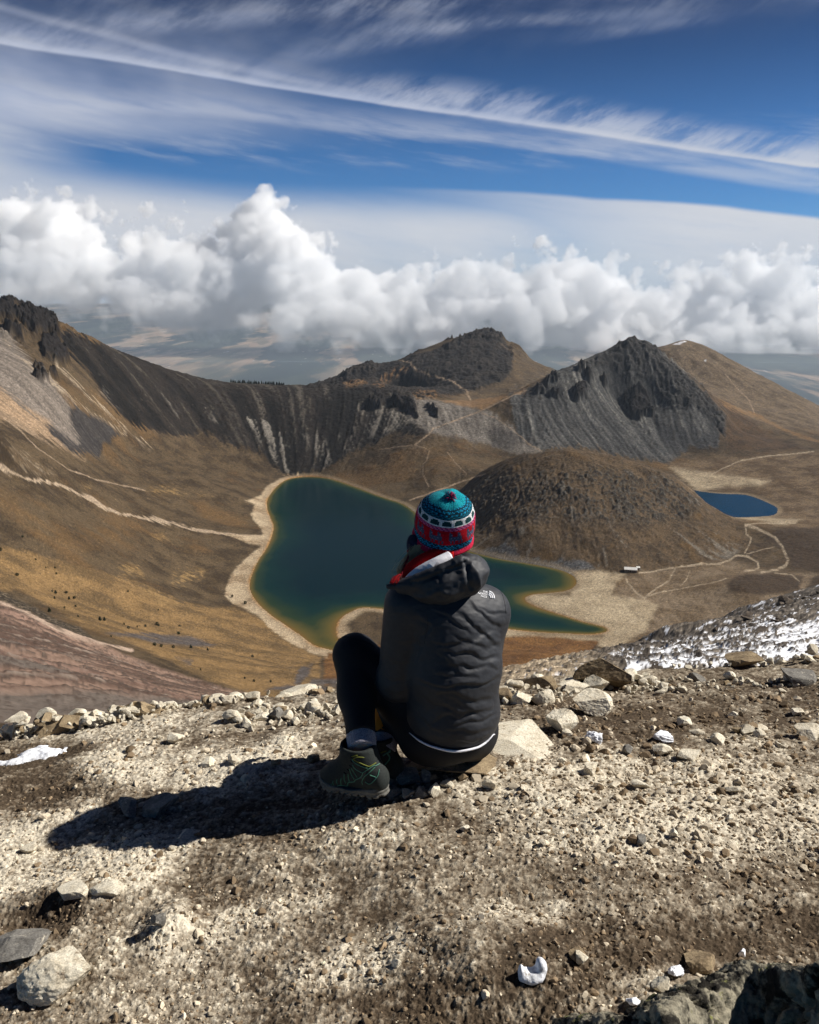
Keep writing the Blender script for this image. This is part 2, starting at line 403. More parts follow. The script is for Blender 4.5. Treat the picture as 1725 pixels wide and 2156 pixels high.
# ------------------------------------------------------------------ cumulus bank (real volume, ~30 km away)
def build_clouds():
    m = bpy.data.materials.new('cloud'); m.use_nodes = True; t = NT(m); t.n.clear()
    out = t.add('ShaderNodeOutputMaterial'); pv = t.add('ShaderNodeVolumePrincipled')
    pv.inputs['Color'].default_value = (1, 1, 1, 1); pv.inputs['Density'].default_value = CLOUD_D
    pv.inputs['Anisotropy'].default_value = .0
    t.l.new(pv.outputs[0], out.inputs['Volume'])
    ng = bpy.data.node_groups.new('cloud', 'GeometryNodeTree')
    ng.interface.new_socket('Geometry', in_out='OUTPUT', socket_type='NodeSocketGeometry')
    class G(NT):
        def __init__(s, g): s.t = g; s.n = g.nodes; s.l = g.links
    g = G(ng)
    Y0, Y1 = 22300. * 1., 27800.; X = 19000.; Z0, Z1 = -1780., 2900.
    vc = g.add('GeometryNodeVolumeCube')
    vc.inputs['Min'].default_value = (-X, Y0, Z0); vc.inputs['Max'].default_value = (X, Y1, Z1)
    h = CLOUD_H
    for k, v in zip(('X', 'Y', 'Z'), ((2 * X) / h, (Y1 - Y0) / h, (Z1 - Z0) / h)): vc.inputs['Resolution ' + k].default_value = int(v)
    pos = g.add('GeometryNodeInputPosition').outputs[0]
    s = g.add('ShaderNodeSeparateXYZ'); g.l.new(pos, s.inputs[0]); x, y, z = s.outputs
    u = g.math('DIVIDE', x, y); w = g.math('DIVIDE', z, y)        # tangent coordinates from the view point
    def curve(pts):
        n = g.add('ShaderNodeFloatCurve'); cv = n.mapping.curves[0]
        while len(cv.points) < len(pts): cv.points.new(.5, .5)
        for q, (px, py) in zip(cv.points, pts):
            a, b, c = ray(px, py); q.location = (float(a / b) + .6) / 1.2, (float(c / b) + .15) / .35
        n.mapping.update(); g.l.new(g.math('MULTIPLY_ADD', u, 1 / 1.2, .5), n.inputs['Value'])
        return g.math('MULTIPLY_ADD', n.outputs[0], .35, -.15)
    top = curve([(-200, 430), (0, 405), (90, 395), (180, 440), (260, 478), (380, 486), (470, 494), (525, 462), (575, 430), (615, 448), (660, 498), (760, 545), (850, 552),
                 (900, 575), (1000, 556), (1100, 548), (1200, 548), (1290, 545), (1400, 590), (1500, 572), (1600, 556), (1725, 568), (1950, 580)])
    bot = curve([(-200, 650), (0, 655), (200, 676), (350, 700), (500, 712), (700, 722), (900, 735), (1200, 760), (1500, 775), (1725, 780), (1950, 780)])
    # distance from the bank's middle surface, warped by noise at several sizes
    yc = (Y0 + Y1) / 2
    hgt = g.math('DIVIDE', g.math('SUBTRACT', w, bot), g.math('SUBTRACT', top, bot))     # 0 base .. 1 top
    dtop = g.math('MULTIPLY', g.math('SUBTRACT', top, w), yc)                             # metres below the top
    dbot = g.math('MULTIPLY', g.math('SUBTRACT', w, bot), yc)
    # the front leans back with height
    front = g.math('ADD', g.math('MULTIPLY', hgt, 2900.), Y0 + 250.)
    dfr = g.math('SUBTRACT', y, front); dbk = g.math('SUBTRACT', Y1 - 250., y)
    d = g.math('SMOOTH_MIN', g.math('SMOOTH_MIN', dtop, g.math('MULTIPLY', dbot, .8), 430.), g.math('SMOOTH_MIN', dfr, dbk, 430.), 430.)
    def nz(scale, detail, rough):
        n = g.add('ShaderNodeTexNoise'); n.inputs['Scale'].default_value = scale
        n.inputs['Detail'].default_value = detail; n.inputs['Roughness'].default_value = rough
        g.l.new(pos, n.inputs['Vector']); return n.outputs[0]
    n1 = g.math('SUBTRACT', nz(1 / 1880., 1, .5), .5)
    v = g.add('ShaderNodeTexVoronoi', feature='F1'); v.inputs['Scale'].default_value = 1 / 830.; v.inputs['Detail'].default_value = 2.5
    v.inputs['Roughness'].default_value = .5; v.inputs['Lacunarity'].default_value = 2.4
    g.l.new(pos, v.inputs['Vector'])
    puff = g.math('SUBTRACT', .45, v.outputs['Distance'])
    n2 = g.math('SUBTRACT', nz(1 / 330., 6, .62), .5)
    d = g.math('ADD', d, g.math('MULTIPLY', n1, 2750.))
    d = g.math('ADD', d, g.math('MULTIPLY', puff, 1380.))
    soft = g.maprange(hgt, .0, .55, 1., 0.)
    d = g.math('ADD', d, g.math('MULTIPLY', n2, g.math('MULTIPLY_ADD', soft, 620., 640.)))
    wid = g.math('MULTIPLY_ADD', soft, 620., 45.)
    den = g.math('DIVIDE', g.math('ADD', d, 300.), wid, clamp=True)
    den = g.math('MULTIPLY', den, g.math('MULTIPLY_ADD', soft, -.55, 1.))
    g.l.new(den, vc.inputs['Density'])
    sm = g.add('GeometryNodeSetMaterial'); sm.inputs['Material'].default_value = m
    g.l.new(vc.outputs[0], sm.inputs['Geometry'])
    o = g.add('NodeGroupOutput'); g.l.new(sm.outputs[0], o.inputs[0])
    me = bpy.data.meshes.new('cloud_bank'); ob = link('cloud_bank', me, m)
    md = ob.modifiers.new('cloud', 'NODES'); md.node_group = ng
    tag(ob, 'white billowing cumulus cloud bank standing on the plain beyond the peaks', 'clouds', kind='structure')
CLOUD_D = .0036; CLOUD_H = 50.
if 'clouds' not in SKIP: build_clouds()
# ------------------------------------------------------------------ crater: heights from sight lines
LZ = -390.0
c3 = lambda *p: [(x * .3638, 627.5 + y * .3638) for x, y in p]
c4 = lambda *p: [(513.4 + x * .3638, 627.5 + y * .3638) for x, y in p]
c5 = lambda *p: [(1097.5 + x * .3638, 627.5 + y * .3638) for x, y in p]
c6 = lambda *p: [(x * .3968, 1083.9 + y * .3968) for x, y in p]
c8 = lambda *p: [(1040.5 + x * .3968, 1083.9 + y * .3968) for x, y in p]
r1 = lambda *p: [(969.8 + x * .4378, 912.7 + y * .4378) for x, y in p]
r2 = lambda *p: [(x * .3307, 855.7 + y * .3307) for x, y in p]
LAKE_PX = smooth_poly([(600,1012),(640,1004),(690,1007),(740,1022),(800,1045),(850,1062),(880,1085),(900,1110),(940,1140),(980,1158),(1015,1168),(1060,1178),(1120,1188),
    (1180,1200),(1208,1214),(1213,1230),(1196,1243),(1160,1248),(1120,1252),(1104,1262),(1125,1277),(1170,1292),(1220,1308),(1268,1320),(1278,1329),(1245,1335),(1180,1333),
    (1120,1329),(1065,1323),(1000,1312),(930,1300),(870,1292),(821,1284),(766,1279),(737,1289),(713,1306),(707,1326),(712,1345),(722,1362),(708,1371),(694,1368),(660,1358),
    (630,1335),(600,1315),(565,1290),(540,1265),(527,1240),(530,1215),(545,1180),(565,1150),(577,1112),(570,1090),(562,1062),(572,1038)], 3, True)
LUNA_PX = smooth_poly([(1440,1030),(1475,1035),(1520,1040),(1570,1042),(1610,1056),(1636,1070),(1630,1084),(1590,1088),(1540,1089),(1500,1082),(1450,1065)], 3, True)
LAKE = PZ(LAKE_PX[:, 0], LAKE_PX[:, 1], LZ)[:, :2]; LUNA = PZ(LUNA_PX[:, 0], LUNA_PX[:, 1], LZ + 4)[:, :2]
ctl = []
def cy(*pts, step=45):                     # polyline of (px, py, Y)
    pts = np.array(pts, float); q = PY(pts[:, 0], pts[:, 1], pts[:, 2])
    ctl.extend(dens(q, step))
def cyp(*pts):
    pts = np.array(pts, float); ctl.extend(PY(pts[:, 0], pts[:, 1], pts[:, 2]))
def cz(*pts, z=LZ + 2, step=60):
    pts = np.array(pts, float); ctl.extend(dens(PZ(pts[:, 0], pts[:, 1], z), step))
def cw(*pts): ctl.extend(np.array(pts, float))
q = dens(np.vstack([LAKE, LAKE[:1]]), 25); ctl.extend(np.c_[q, np.full(len(q), LZ + .2)])
q = dens(np.vstack([LUNA, LUNA[:1]]), 25); ctl.extend(np.c_[q, np.full(len(q), LZ + 4.2)])
for px, py in ((650,1080),(700,1150),(620,1200),(700,1250),(780,1180),(850,1200),(1000,1230),(1100,1215),(650,1300),(1100,1310)): cz((px, py), z=LZ - 14)
cz((1520,1062), z=LZ - 6)
# rim on the left and behind the lake
cy((-160,690,1450),(0,666,1540),(35,653,1600),(100,683,1660),(130,690,1690),(200,712,1740),(240,740,1770),(300,768,1808),(370,792,1870),(430,803,1917),(500,808,1960),(600,812,1995),
   (700,816,1995),(760,822,1985),(830,832,1965),(900,848,1935),(960,862,1905),(1005,862,1900))
# right-hand peak: ridge from the saddle to the summit and down its right edge
cy((1005,862,1900),(1060,838,1930),(1110,815,1960),(1160,790,1990),(1200,772,2010),(1260,745,2050),(1300,722,2085),(1330,708,2110),(1360,722,2095),(1400,752,2075),(1450,795,2040),(1500,842,2000),(1527,882,1960),(1512,918,1900))
cy((1512,918,1900),(1450,950,1860),(1400,975,1800),(1330,985,1770))
cyp((1300,850,1990),(1380,850,1990),(1420,880,1930),(1250,880,1900),(1180,860,1900),(1330,930,1850))
# foot of the talus
cy((35,930,1096),(120,950,1200),(205,962,1350),(260,955,1450),(320,945,1580),(420,925,1750),(500,950,1765),(560,975,1765),(605,998,1752))
cyp((60,800,1330),(130,820,1400),(200,860,1480),(300,860,1680),(120,740,1560))
cyp((700,960,1790),(780,955,1780),(830,930,1790),(880,905,1800),(930,915,1790),(1020,940,1780),(1130,947,1750))
cyp((880,935,1750),(820,960,1735),(930,990,1625),(750,1000,1725),(1000,985,1640),(860,1010,1640),(930,1030,1570))
# slopes left of the lake
cyp((0,985,1000),(100,1030,1060),(200,1062,1110),(320,1090,1210),(420,1112,1250),(480,1125,1270),(0,900,1020),(-200,900,900),(-200,1050,760))
cyp((400,1000,1500),(500,1040,1500),(300,1020,1360),(450,1090,1360),(200,1000,1240),(540,1060,1500))
cyp((0,1150,780),(200,1150,960),(400,1200,1085),(300,1120,1130),(0,1070,880),(470,1200,1120))
cyp((0,1250,600),(200,1280,760),(400,1300,870),(520,1310,930),(300,1240,900),(560,1345,880),(640,1375,850),(-200,1250,480))
cz((545,1135),(515,1170),(480,1215),(470,1250),(490,1275),(530,1310),(590,1345),(650,1378), z=LZ + 2)
cz((560,1020),(545,1045),(550,1090), z=LZ + 2)
# scree flank running down from our own summit
cyp((0,1270,430),(100,1310,440),(250,1390,440),(400,1440,450),(560,1475,460),(0,1380,210),(200,1440,230),(350,1470,260),(0,1480,90),(300,1490,140),(500,1490,230),(-250,1300,250),(-300,1450,70))
cyp((700,1440,570),(620,1400,720),(1150,1430,560),(1150,1375,730),(1000,1420,600),(850,1420,600),(690,1470,470))
cw((0,300,-180),(0,150,-95),(0,50,-33),(120,300,-185),(200,400,-230),(60,100,-66),(30,40,-30),(-20,40,-26),(0,12,-9),(10,12,-9),(-10,12,-8.5),(150,150,-110),(300,500,-290),(400,700,-380),(500,800,-388))
# sandy plain on the right
cz((1300,1250),(1400,1290),(1300,1360),(1450,1250), z=LZ + 2); cz((1250,1215),(1350,1205),(1500,1195),(1560,1165), z=LZ + 3)
cz((700,1345),(820,1330),(1000,1345),(1200,1350), z=LZ + 2)
cyp((1725,1215,1085),(1725,1130,1270),(1725,1050,1520),(1725,985,1700),(1725,935,1880),(1600,960,1800),(1500,985,1740),(1640,1120,1290),(1600,1020,1620),(1900,1100,1340),(1900,950,1850),(1900,1250,1000))
cyp((1560,1240,1020),(1650,1250,1010),(1600,1225,1050))
# dome
cy((960,1052,1500),(1000,1000,1480),(1060,968,1440),(1120,950,1425),(1190,945,1410),(1260,953,1405),(1330,968,1405),(1400,990,1400),(1450,1020,1395),(1500,1070,1370),(1540,1105,1330),(1566,1128,1295), step=30)
cyp((1080,1030,1330),(1200,1020,1310),(1320,1040,1310),(1420,1080,1300),(1100,1110,1230),(1250,1110,1220),(1400,1130,1220),(1480,1120,1260),(1010,1110,1300),(1300,1170,1150),(1480,1160,1210))
cz((1215,1200),(1300,1200),(1400,1192),(1500,1170),(1558,1148), z=LZ + 3, step=40)
for x, y, z in ((90,1600,-378),(170,1620,-375),(260,1640,-376),(360,1640,-380),(450,1600,-384)): cw((x, y, z))
# land behind the rim
cy((640,815,2450),(700,798,2500),(760,772,2560),(830,765,2610),(870,745,2650),(930,720,2690),(985,703,2720),(1030,698,2720),(1060,712,2690),(1095,730,2650),(1105,752,2620),(1170,778,2560),(1200,800,2500),(1240,828,2440))
cyp((800,805,2330),(900,820,2280),(1000,842,2170),(950,790,2400),(1100,820,2250),(870,790,2420),(700,835,2250))
cyp((1290,830,2430),(1330,800,2470),(1060,872,2100),(1100,862,2110),(1150,842,2120),(1200,818,2130),(1260,792,2160),(1320,768,2190),(1370,775,2200),(1200,812,2690),(1240,822,2690),(1290,815,2700),(1340,790,2720),(1120,775,2720),(1160,800,2720),(1060,745,2850),(980,745,2880),(900,775,2850),(1120,810,2850),(1250,850,2850),(1350,820,2850))
cy((1350,752,2570),(1375,733,2600),(1405,725,2640),(1440,713,2700),(1500,735,2690),(1560,770,2650),(1640,810,2600),(1725,855,2550),(1850,915,2480))
cyp((1600,880,2180),(1550,830,2360),(1725,900,2170),(1480,800,2420),(1560,910,2000),(1640,930,1930),(1420,760,2500))
cyp((430,850,2200),(500,850,2250),(580,850,2300),(480,880,2500),(600,880,2550),(360,830,2150),(300,810,2100),(240,790,2050),(560,860,2150),(650,862,2700),(760,840,2850))
cyp((1500,775,2950),(1560,815,2950),(1640,865,2900),(1725,915,2850),(1850,965,2800),(1440,760,2980),(1900,960,2600),(1980,1000,2500),(2000,1000,2150))
cw((-1400,1500,-250),(-1400,2200,-500),(-900,2200,-330),(-600,2500,-480),(-300,2350,-360),(0,2400,-350),(-900,3200,-900),(0,3100,-620),(300,3200,-560),(900,3200,-560),(1500,3200,-700),
   (-900,4200,-1600),(0,4200,-1500),(900,4200,-1450),(1800,4200,-1500),(1800,2400,-420),(1900,1500,-370),(1300,1000,-350),(900,700,-330),(-1400,800,-120),(-900,1000,-110),(-700,500,-120),(-500,200,-60))
for y_, zl, zr in ((0, -900, -800), (600, -700, -650), (1300, -700, -600), (2100, -900, -800), (3000, -1300, -1200), (4300, -1800, -1800)):
    cw((-2600, y_, zl), (-3600, y_, zl - 700), (2900, y_, zr), (4000, y_, zr - 700))
cw((-1900, 900, -330), (-1900, 1700, -420), (2300, 900, -420), (2300, 1800, -480), (-1200, 0, -330), (1300, 0, -420), (1000, 400, -330))
def rbf_fit(C):
    C = np.asarray(C); P = C[:, :2] / 100.0; k = np.unique(np.round(P * 20), axis=0, return_index=True)[1]
    P = P[k]; z = C[k, 2]; n = len(P)
    A = np.zeros((n + 3, n + 3)); A[:n, :n] = -np.linalg.norm(P[:, None] - P[None], axis=-1) - np.eye(n) * .02 * 0
    A[:n, n] = 1; A[:n, n + 1:] = P; A[n, :n] = 1; A[n + 1:, :n] = P.T
    w = np.linalg.solve(A, np.r_[z, 0, 0, 0])
    def ev(x, y):
        sh = x.shape; Q = np.stack([x.ravel(), y.ravel()], 1) / 100.0; out = np.empty(len(Q))
        for i in range(0, len(Q), 20000):
            q = Q[i:i + 20000]
            d = np.sqrt((q[:, None, 0] - P[None, :, 0]) ** 2 + (q[:, None, 1] - P[None, :, 1]) ** 2)
            out[i:i + 20000] = -d @ w[:n] + w[n] + q @ w[n + 1:]
        return out.reshape(sh)
    return ev
def blur(a, s):
    r = int(3 * s); k = np.exp(-.5 * (np.arange(-r, r + 1) / s) ** 2); k /= k.sum()
    for ax in (0, 1):
        p = np.pad(a, [(r, r) if q == ax else (0, 0) for q in (0, 1)], mode='edge')
        a = sum(w * (p[i:i + a.shape[0]] if ax == 0 else p[:, i:i + a.shape[1]]) for i, w in enumerate(k))
    return a
GX0, GY0, GS = -3600., 0., 10.
LX0 = -1800.
gx = np.arange(GX0, 4001, GS); gy = np.arange(GY0, 4401, GS)
XX, YY = np.meshgrid(gx, gy)
ev = rbf_fit(ctl)
HB = blur(ev(XX, YY), .7)
def bil(G, x, y, x0, y0, s):
    fx = np.clip((x - x0) / s, 0, G.shape[1] - 1.001); fy = np.clip((y - y0) / s, 0, G.shape[0] - 1.001)
    i = fx.astype(int); j = fy.astype(int); fx = fx - i; fy = fy - j
    return (G[j, i] * (1 - fx) + G[j, i + 1] * fx) * (1 - fy) + (G[j + 1, i] * (1 - fx) + G[j + 1, i + 1] * fx) * fy
# streaks that follow the fall line (line integral convolution of noise along the slope)
LS = 4.0
lx = np.arange(LX0, 2301, LS); ly = np.arange(200, 3000, LS); LX, LY = np.meshgrid(lx, ly)
gz_y, gz_x = np.gradient(blur(HB, 2.0), GS)
gn = np.hypot(gz_x, gz_y) + 1e-6
DX, DY = -gz_x / gn, -gz_y / gn
def lic(noise_img, steps=26, st=LS):
    acc = noise_img.copy(); wsum = 1.0
    for sgn in (1, -1):
        px_, py_ = LX.copy(), LY.copy()
        for k in range(steps):
            px_ += sgn * st * bil(DX, px_, py_, GX0, GY0, GS); py_ += sgn * st * bil(DY, px_, py_, GX0, GY0, GS)
            i = np.clip(((px_ - LX0) / LS + .5).astype(int), 0, len(lx) - 1); j = np.clip(((py_ - 200) / LS + .5).astype(int), 0, len(ly) - 1)
            acc += noise_img[j, i]
        wsum += steps
    acc /= wsum
    return (acc - acc.mean()) / acc.std()
R0 = np.random.RandomState(11)
LIC1 = lic(R0.normal(size=LX.shape), 17)
LIC2 = lic(blur(R0.normal(size=LX.shape), 2.2) * 6, 34)
# ---- fine polar-like sheet: columns of constant x/Y, rows graded by distance
cu = np.concatenate([-np.geomspace(2.6, .70, 90)[:-1], np.linspace(-.70, .72, 1250), np.geomspace(.72, 2.6, 90)[1:]]); TCU = cu
rows = np.concatenate([np.geomspace(9, 300, 150)[:-1], np.linspace(300, 900, 250)[:-1], np.linspace(900, 2150, 640)[:-1], np.linspace(2150, 2760, 170)[:-1], np.linspace(2760, 4200, 40)])
TY, TU = np.meshgrid(rows, cu, indexing='ij'); TX = TU * TY
TB = bil(HB, TX, TY, GX0, GY0, GS)
l1 = bil(LIC1, TX, TY, LX0, 200, LS); l2 = bil(LIC2, TX, TY, LX0, 200, LS)
slope = bil(gn, TX, TY, GX0, GY0, GS)
px, py, _ = PROJ(np.stack([TX, TY, TB], -1))
px = px.astype(np.float32); py = py.astype(np.float32)
wx = fbm2(TX / 18, TY / 18, 4, .6) ; wy = fbm2(TX / 18 + 40, TY / 18, 4, .6)
far = np.clip(TY / 1500, .25, 1.3)
pxw = (px + 6 * wx).astype(np.float32); pyw = (py + 4 * wy + 4.5 * l1 * ss(.3, .5, slope) * ss(700, 1000, TY)).astype(np.float32)
n_big = fbm2(TX / 160, TY / 160, 4); n_mid = fbm2(TX / 40, TY / 40, 5, .55); n_small = fbm2(TX / 9, TY / 9, 4, .6); n_fine = fbm2(TX / 3.2, TY / 3.2, 3, .6)
land_sd = np.full(TX.shape, 200., np.float32)
for P_ in (LAKE, LUNA):
    land_sd = np.minimum(land_sd, _boxed(poly_sd, TX.astype(np.float32), TY.astype(np.float32), P_, 150, 200.))
# zones
WALL = c3((320,205),(560,262),(760,310),(920,380),(1100,430),(1300,450),(1725,470)) + c4((700,490),(900,560),(1150,620),(1300,655),(1100,760),(1000,800),(870,770),(760,840),(620,900),(520,960),(420,1010),(330,1022),(250,1015)) + \
       c3((1640,1015),(1500,890),(1420,865),(1340,870),(1250,800),(1180,770),(1030,800),(850,760),(760,730),(660,640),(600,560),(500,400),(420,330))
PINK = c3((-7000,180),(0,180),(60,220),(200,380),(330,520),(420,640),(530,895),(380,870),(200,770),(0,640),(-7000,400))
BEIGE = c3((-7000,420),(0,520),(120,620),(280,720),(400,880),(490,935),(300,830),(0,690),(-7000,650))
TONGUE = c3((400,640),(560,690),(700,790),(600,850),(575,935),(520,900),(430,890),(300,800),(262,735),(330,770),(450,860),(470,840),(420,760))
CRAGS = [c3((-200,80),(0,80),(80,65),(220,95),(330,170),(350,210),(200,230),(120,150),(40,150),(-200,160)), c3((30,180),(90,180),(150,230),(130,250),(60,220)), c3((240,260),(330,240),(390,310),(410,390),(330,390),(260,350)),
         c3((190,430),(260,450),(290,480),(230,470)), c3((290,440),(330,445),(335,468),(290,462)), c4((720,600),(790,555),(812,600),(790,645),(730,640)), c4((860,572),(920,590),(990,610),(1012,692),(960,660),(880,630)),
         c4((1060,620),(1140,670),(1130,688),(1080,650)), c5((90,515),(130,520),(135,560),(90,550)), c5((180,540),(240,560),(220,582),(180,572)), c5((300,530),(370,525),(385,590),(320,612)), c5((375,430),(420,450),(410,485),(380,460)), c5((150,470),(210,470),(210,500),(150,505)),
         c5((600,560),(700,520),(772,650),(762,682),(680,697),(610,650),(590,600)), c5((470,470),(500,480),(500,530),(470,510)), c5((330,400),(370,400),(360,440),(330,430))]
SADDLE = c4((900,590),(1000,570),(1330,630),(1400,650),(1560,740),(1740,890),(1560,895),(1470,862),(1340,832),(1200,805),(1080,780),(980,720))
SADDLE_DARK = c4((1380,765),(1480,742),(1580,800),(1560,890),(1470,862))
RPEAK = c5((-80,530),(0,490),(150,410),(300,345),(450,285),(560,222),(660,190),(740,222),(850,345),(1040,525),(1190,690),(1182,795),(1150,765),(1142,862),(1060,875),(1012,845),(922,905),(860,965),(740,945),(550,905),(250,875),(120,885),(-20,800))
RROCK = c5((380,380),(450,340),(560,270),(660,222),(740,255),(850,365),(1040,525),(1190,690),(1184,792),(1100,700),(1000,630),(900,650),(820,600),(780,520),(720,470),(640,490),(590,470),(540,400),(450,400))
RTALUS = c5((780,720),(950,780),(1000,830),(1060,800),(1142,775),(1142,862),(1060,875),(1012,845),(922,905),(830,830))
MPEAK = c4((370,515),(620,418),(720,376),(910,366),(970,336),(1100,306),(1190,266),(1300,216),(1420,190),(1480,205),(1565,330),(1555,420),(1500,485),(1300,560),(1050,585),(900,565),(700,525))
MGOLD = [c4((740,515),(900,400),(960,425),(880,470),(800,535)), c4((560,500),(700,470),(720,515),(600,520)), c4((980,560),(1100,540),(1120,580),(1000,590))]
MRIGHT = c4((1490,280),(1560,300),(1725,375),(1800,420),(1725,505),(1500,560),(1300,600),(1150,600),(1380,530),(1560,470),(1560,340))
MFRONT = c4((1130,592),(1320,592),(1600,560),(1660,500),(1400,640),(1300,632))
DOMEALL = r1((-30,330),(60,250),(150,190),(260,130),(420,80),(560,66),(700,85),(860,135),(1000,190),(1110,260),(1240,350),(1330,430),(1390,520),(1300,600),(1100,640),(800,670),(640,665),(520,668),(300,645),(90,580),(-30,520))
DOMEROCK = r1((20,290),(150,180),(300,190),(420,180),(640,165),(850,195),(1000,200),(1110,270),(1150,340),(1080,420),(900,430),(640,440),(420,430),(200,400),(100,420),(30,370))
DOMEFOOT = r1((70,560),(150,545),(230,535),(300,590),(450,610),(600,605),(650,650),(520,668),(300,645),(90,588))
RHILL_D = c5((1060,540),(1200,610),(1400,760),(1640,880),(1200,885),(1180,810),(1190,680))
SAND = [c8((170,440),(210,423),(400,430),(452,380),(420,300),(560,298),(700,320),(640,380),(620,430),(800,450),(870,480),(800,620),(620,720),(560,690),(600,620),(590,590),(480,560),(330,520),(220,480)), c8((-200,560),(40,590),(250,640),(560,650),(600,700),(400,660),(180,650),(-100,640)),
        r1((1010,165),(1200,190),(1300,205),(1490,228),(1440,250),(1300,250),(1150,275),(1070,220)), r1((1310,400),(1500,405),(1650,420),(1560,440),(1400,420))]
PLAIN = c8((800,300),(1080,275),(1250,240),(1480,300),(1725,310),(1725,420),(1300,520),(1000,640),(700,760),(560,700),(620,430),(700,330))
PLAIN2 = r1((1000,140),(1400,100),(1800,90),(1800,500),(1500,440),(1330,400),(1500,380),(1540,330),(1300,270),(1110,270))
DARKM = [c8((1230,370),(1300,318),(1500,308),(1640,330),(1620,400),(1400,430),(1250,410)), c8((1440,130),(1500,80),(1800,60),(1800,310),(1580,290),(1560,200)), c8((1700,320),(1900,300),(1900,420),(1650,400))]
ROADS = [(c8((770,312),(900,286),(1080,268),(1200,262),(1250,240),(1290,216),(1350,222),(1400,250),(1405,280),(1380,295),(1330,300)),2.6),
   (c8((1420,305),(1500,290),(1550,270),(1560,240),(1530,170),(1490,120),(1400,75),(1335,55)),3.4), (c8((1335,55),(1430,50),(1600,48)),1.8),(c8((1335,60),(1340,100),(1365,120),(1360,150),(1330,205)),1.8),
   (c8((700,335),(710,370),(760,420),(800,440),(860,400),(930,350),(960,290)),2.2),(c8((800,440),(900,410),(1000,395),(1150,370),(1230,345)),1.4),(c8((1340,210),(1490,170)),1.2),(c8((1040,300),(1020,350),(990,380)),1.2),
   (r1((1220,190),(1340,130),(1480,110),(1700,85)),1.6),(c8((1490,310),(1580,318),(1620,350)),1.6)]
TRAILS = [(c4((905,368),(965,385),(975,410),(1060,450),(1180,485),(1285,540),(1315,592)),2.1),(c4((990,850),(1070,790),(1100,750),(1200,720),(1350,660),(1640,530)),1.8),(c4((1380,665),(1460,690),(1560,760),(1650,840),(1725,882)),1.3),
   (c4((990,850),(1050,870),(1075,890),(1060,940),(1040,960),(1035,1020),(1070,1090)),1.2),(c4((780,875),(980,852)),.9),(c4((1180,895),(1220,950),(1290,1020)),.9),(c4((1400,1020),(1290,1050),(1120,1110),(960,1170)),1.8),
   (c3((20,690),(120,760),(210,860),(320,935),(400,990),(560,1050),(700,1080),(840,1110)),1.6),(c5((1180,440),(1270,540),(1320,590),(1350,665)),1.2)]
PATH = r2((-30,370),(0,380),(80,430),(180,460),(260,470),(340,490),(420,510),(500,550),(590,590),(640,630),(700,660),(780,690),(960,710),(1100,745),(1200,775),(1350,800),(1500,820),(1720,830))
BEACH = [c6((1330,0),(1370,-80),(1420,-60),(1460,60),(1446,120),(1395,215),(1340,285),(1322,375),(1340,410),(1330,440),(1300,440),(1345,475),(1480,545),(1600,640),(1740,705),(1740,755),(1660,735),(1550,685),(1440,615),(1380,535),(1240,475),(1195,430),(1198,380),(1235,300),(1300,235),(1380,170),(1400,100)),
   c3((1495,1180),(1500,1150),(1545,1090),(1640,1036),(1725,1022),(1735,1045),(1610,1092),(1556,1150),(1540,1212),(1592,1300),(1588,1360),(1560,1430),(1480,1420),(1525,1380)), c3((1300,1370),(1520,1375),(1540,1440),(1440,1420)), r2((1560,600),(1680,560),(1680,640))]
GOLD = c6((-7000,60),(0,165),(150,195),(330,255),(500,305),(650,338),(800,395),(960,465),(1130,488),(1250,490),(1400,560),(1500,660),(1700,755),(1700,960),(1480,985),(1100,875),(700,685),(450,605),(300,505),(100,405),(-7000,200))
GOLDP = [c6((620,280),(740,270),(765,340),(660,322)), c6((890,350),(950,280),(1090,290),(1080,330),(940,372)), c3((860,1100),(1000,1090),(1090,1120),(1060,1140),(900,1125)), c3((480,1085),(520,1085),(530,1100),(490,1100)), c3((1130,1120),(1200,1130),(1240,1145),(1160,1142)), c3((890,1365),(960,1360),(980,1385),(910,1395)), c6((760,400),(900,440),(960,490),(860,480))]
SCREE = c6((-7000,120),(-300,400),(0,462),(150,525),(300,600),(520,680),(900,830),(1200,920),(1400,965),(1640,1015),(1500,1100),(-7000,1100))
SCREE_RIM = c6((-60,440),(0,462),(150,525),(300,600),(520,678),(700,720))
RUBBLE = c6((-260,370),(0,400),(150,470),(280,550),(420,600),(520,675),(300,590),(150,515),(0,452),(-200,400))
GREYP = [c6((560,640),(800,625),(1000,640),(1150,690),(1000,700),(700,660)), c6((930,760),(1020,780),(1010,800)), c6((1400,930),(1560,890),(1600,800),(1660,790),(1640,850),(1560,930)), c6((1650,880),(1800,880),(1800,990),(1620,960))]
ORANGE = c8((-900,700),(-500,680),(-200,650),(20,650),(200,640),(400,655),(560,670),(520,730),(300,800),(0,850),(-900,900))
def C(r, g, b, k=1.0): return (lin((r, g, b)) * k).astype(np.float32)
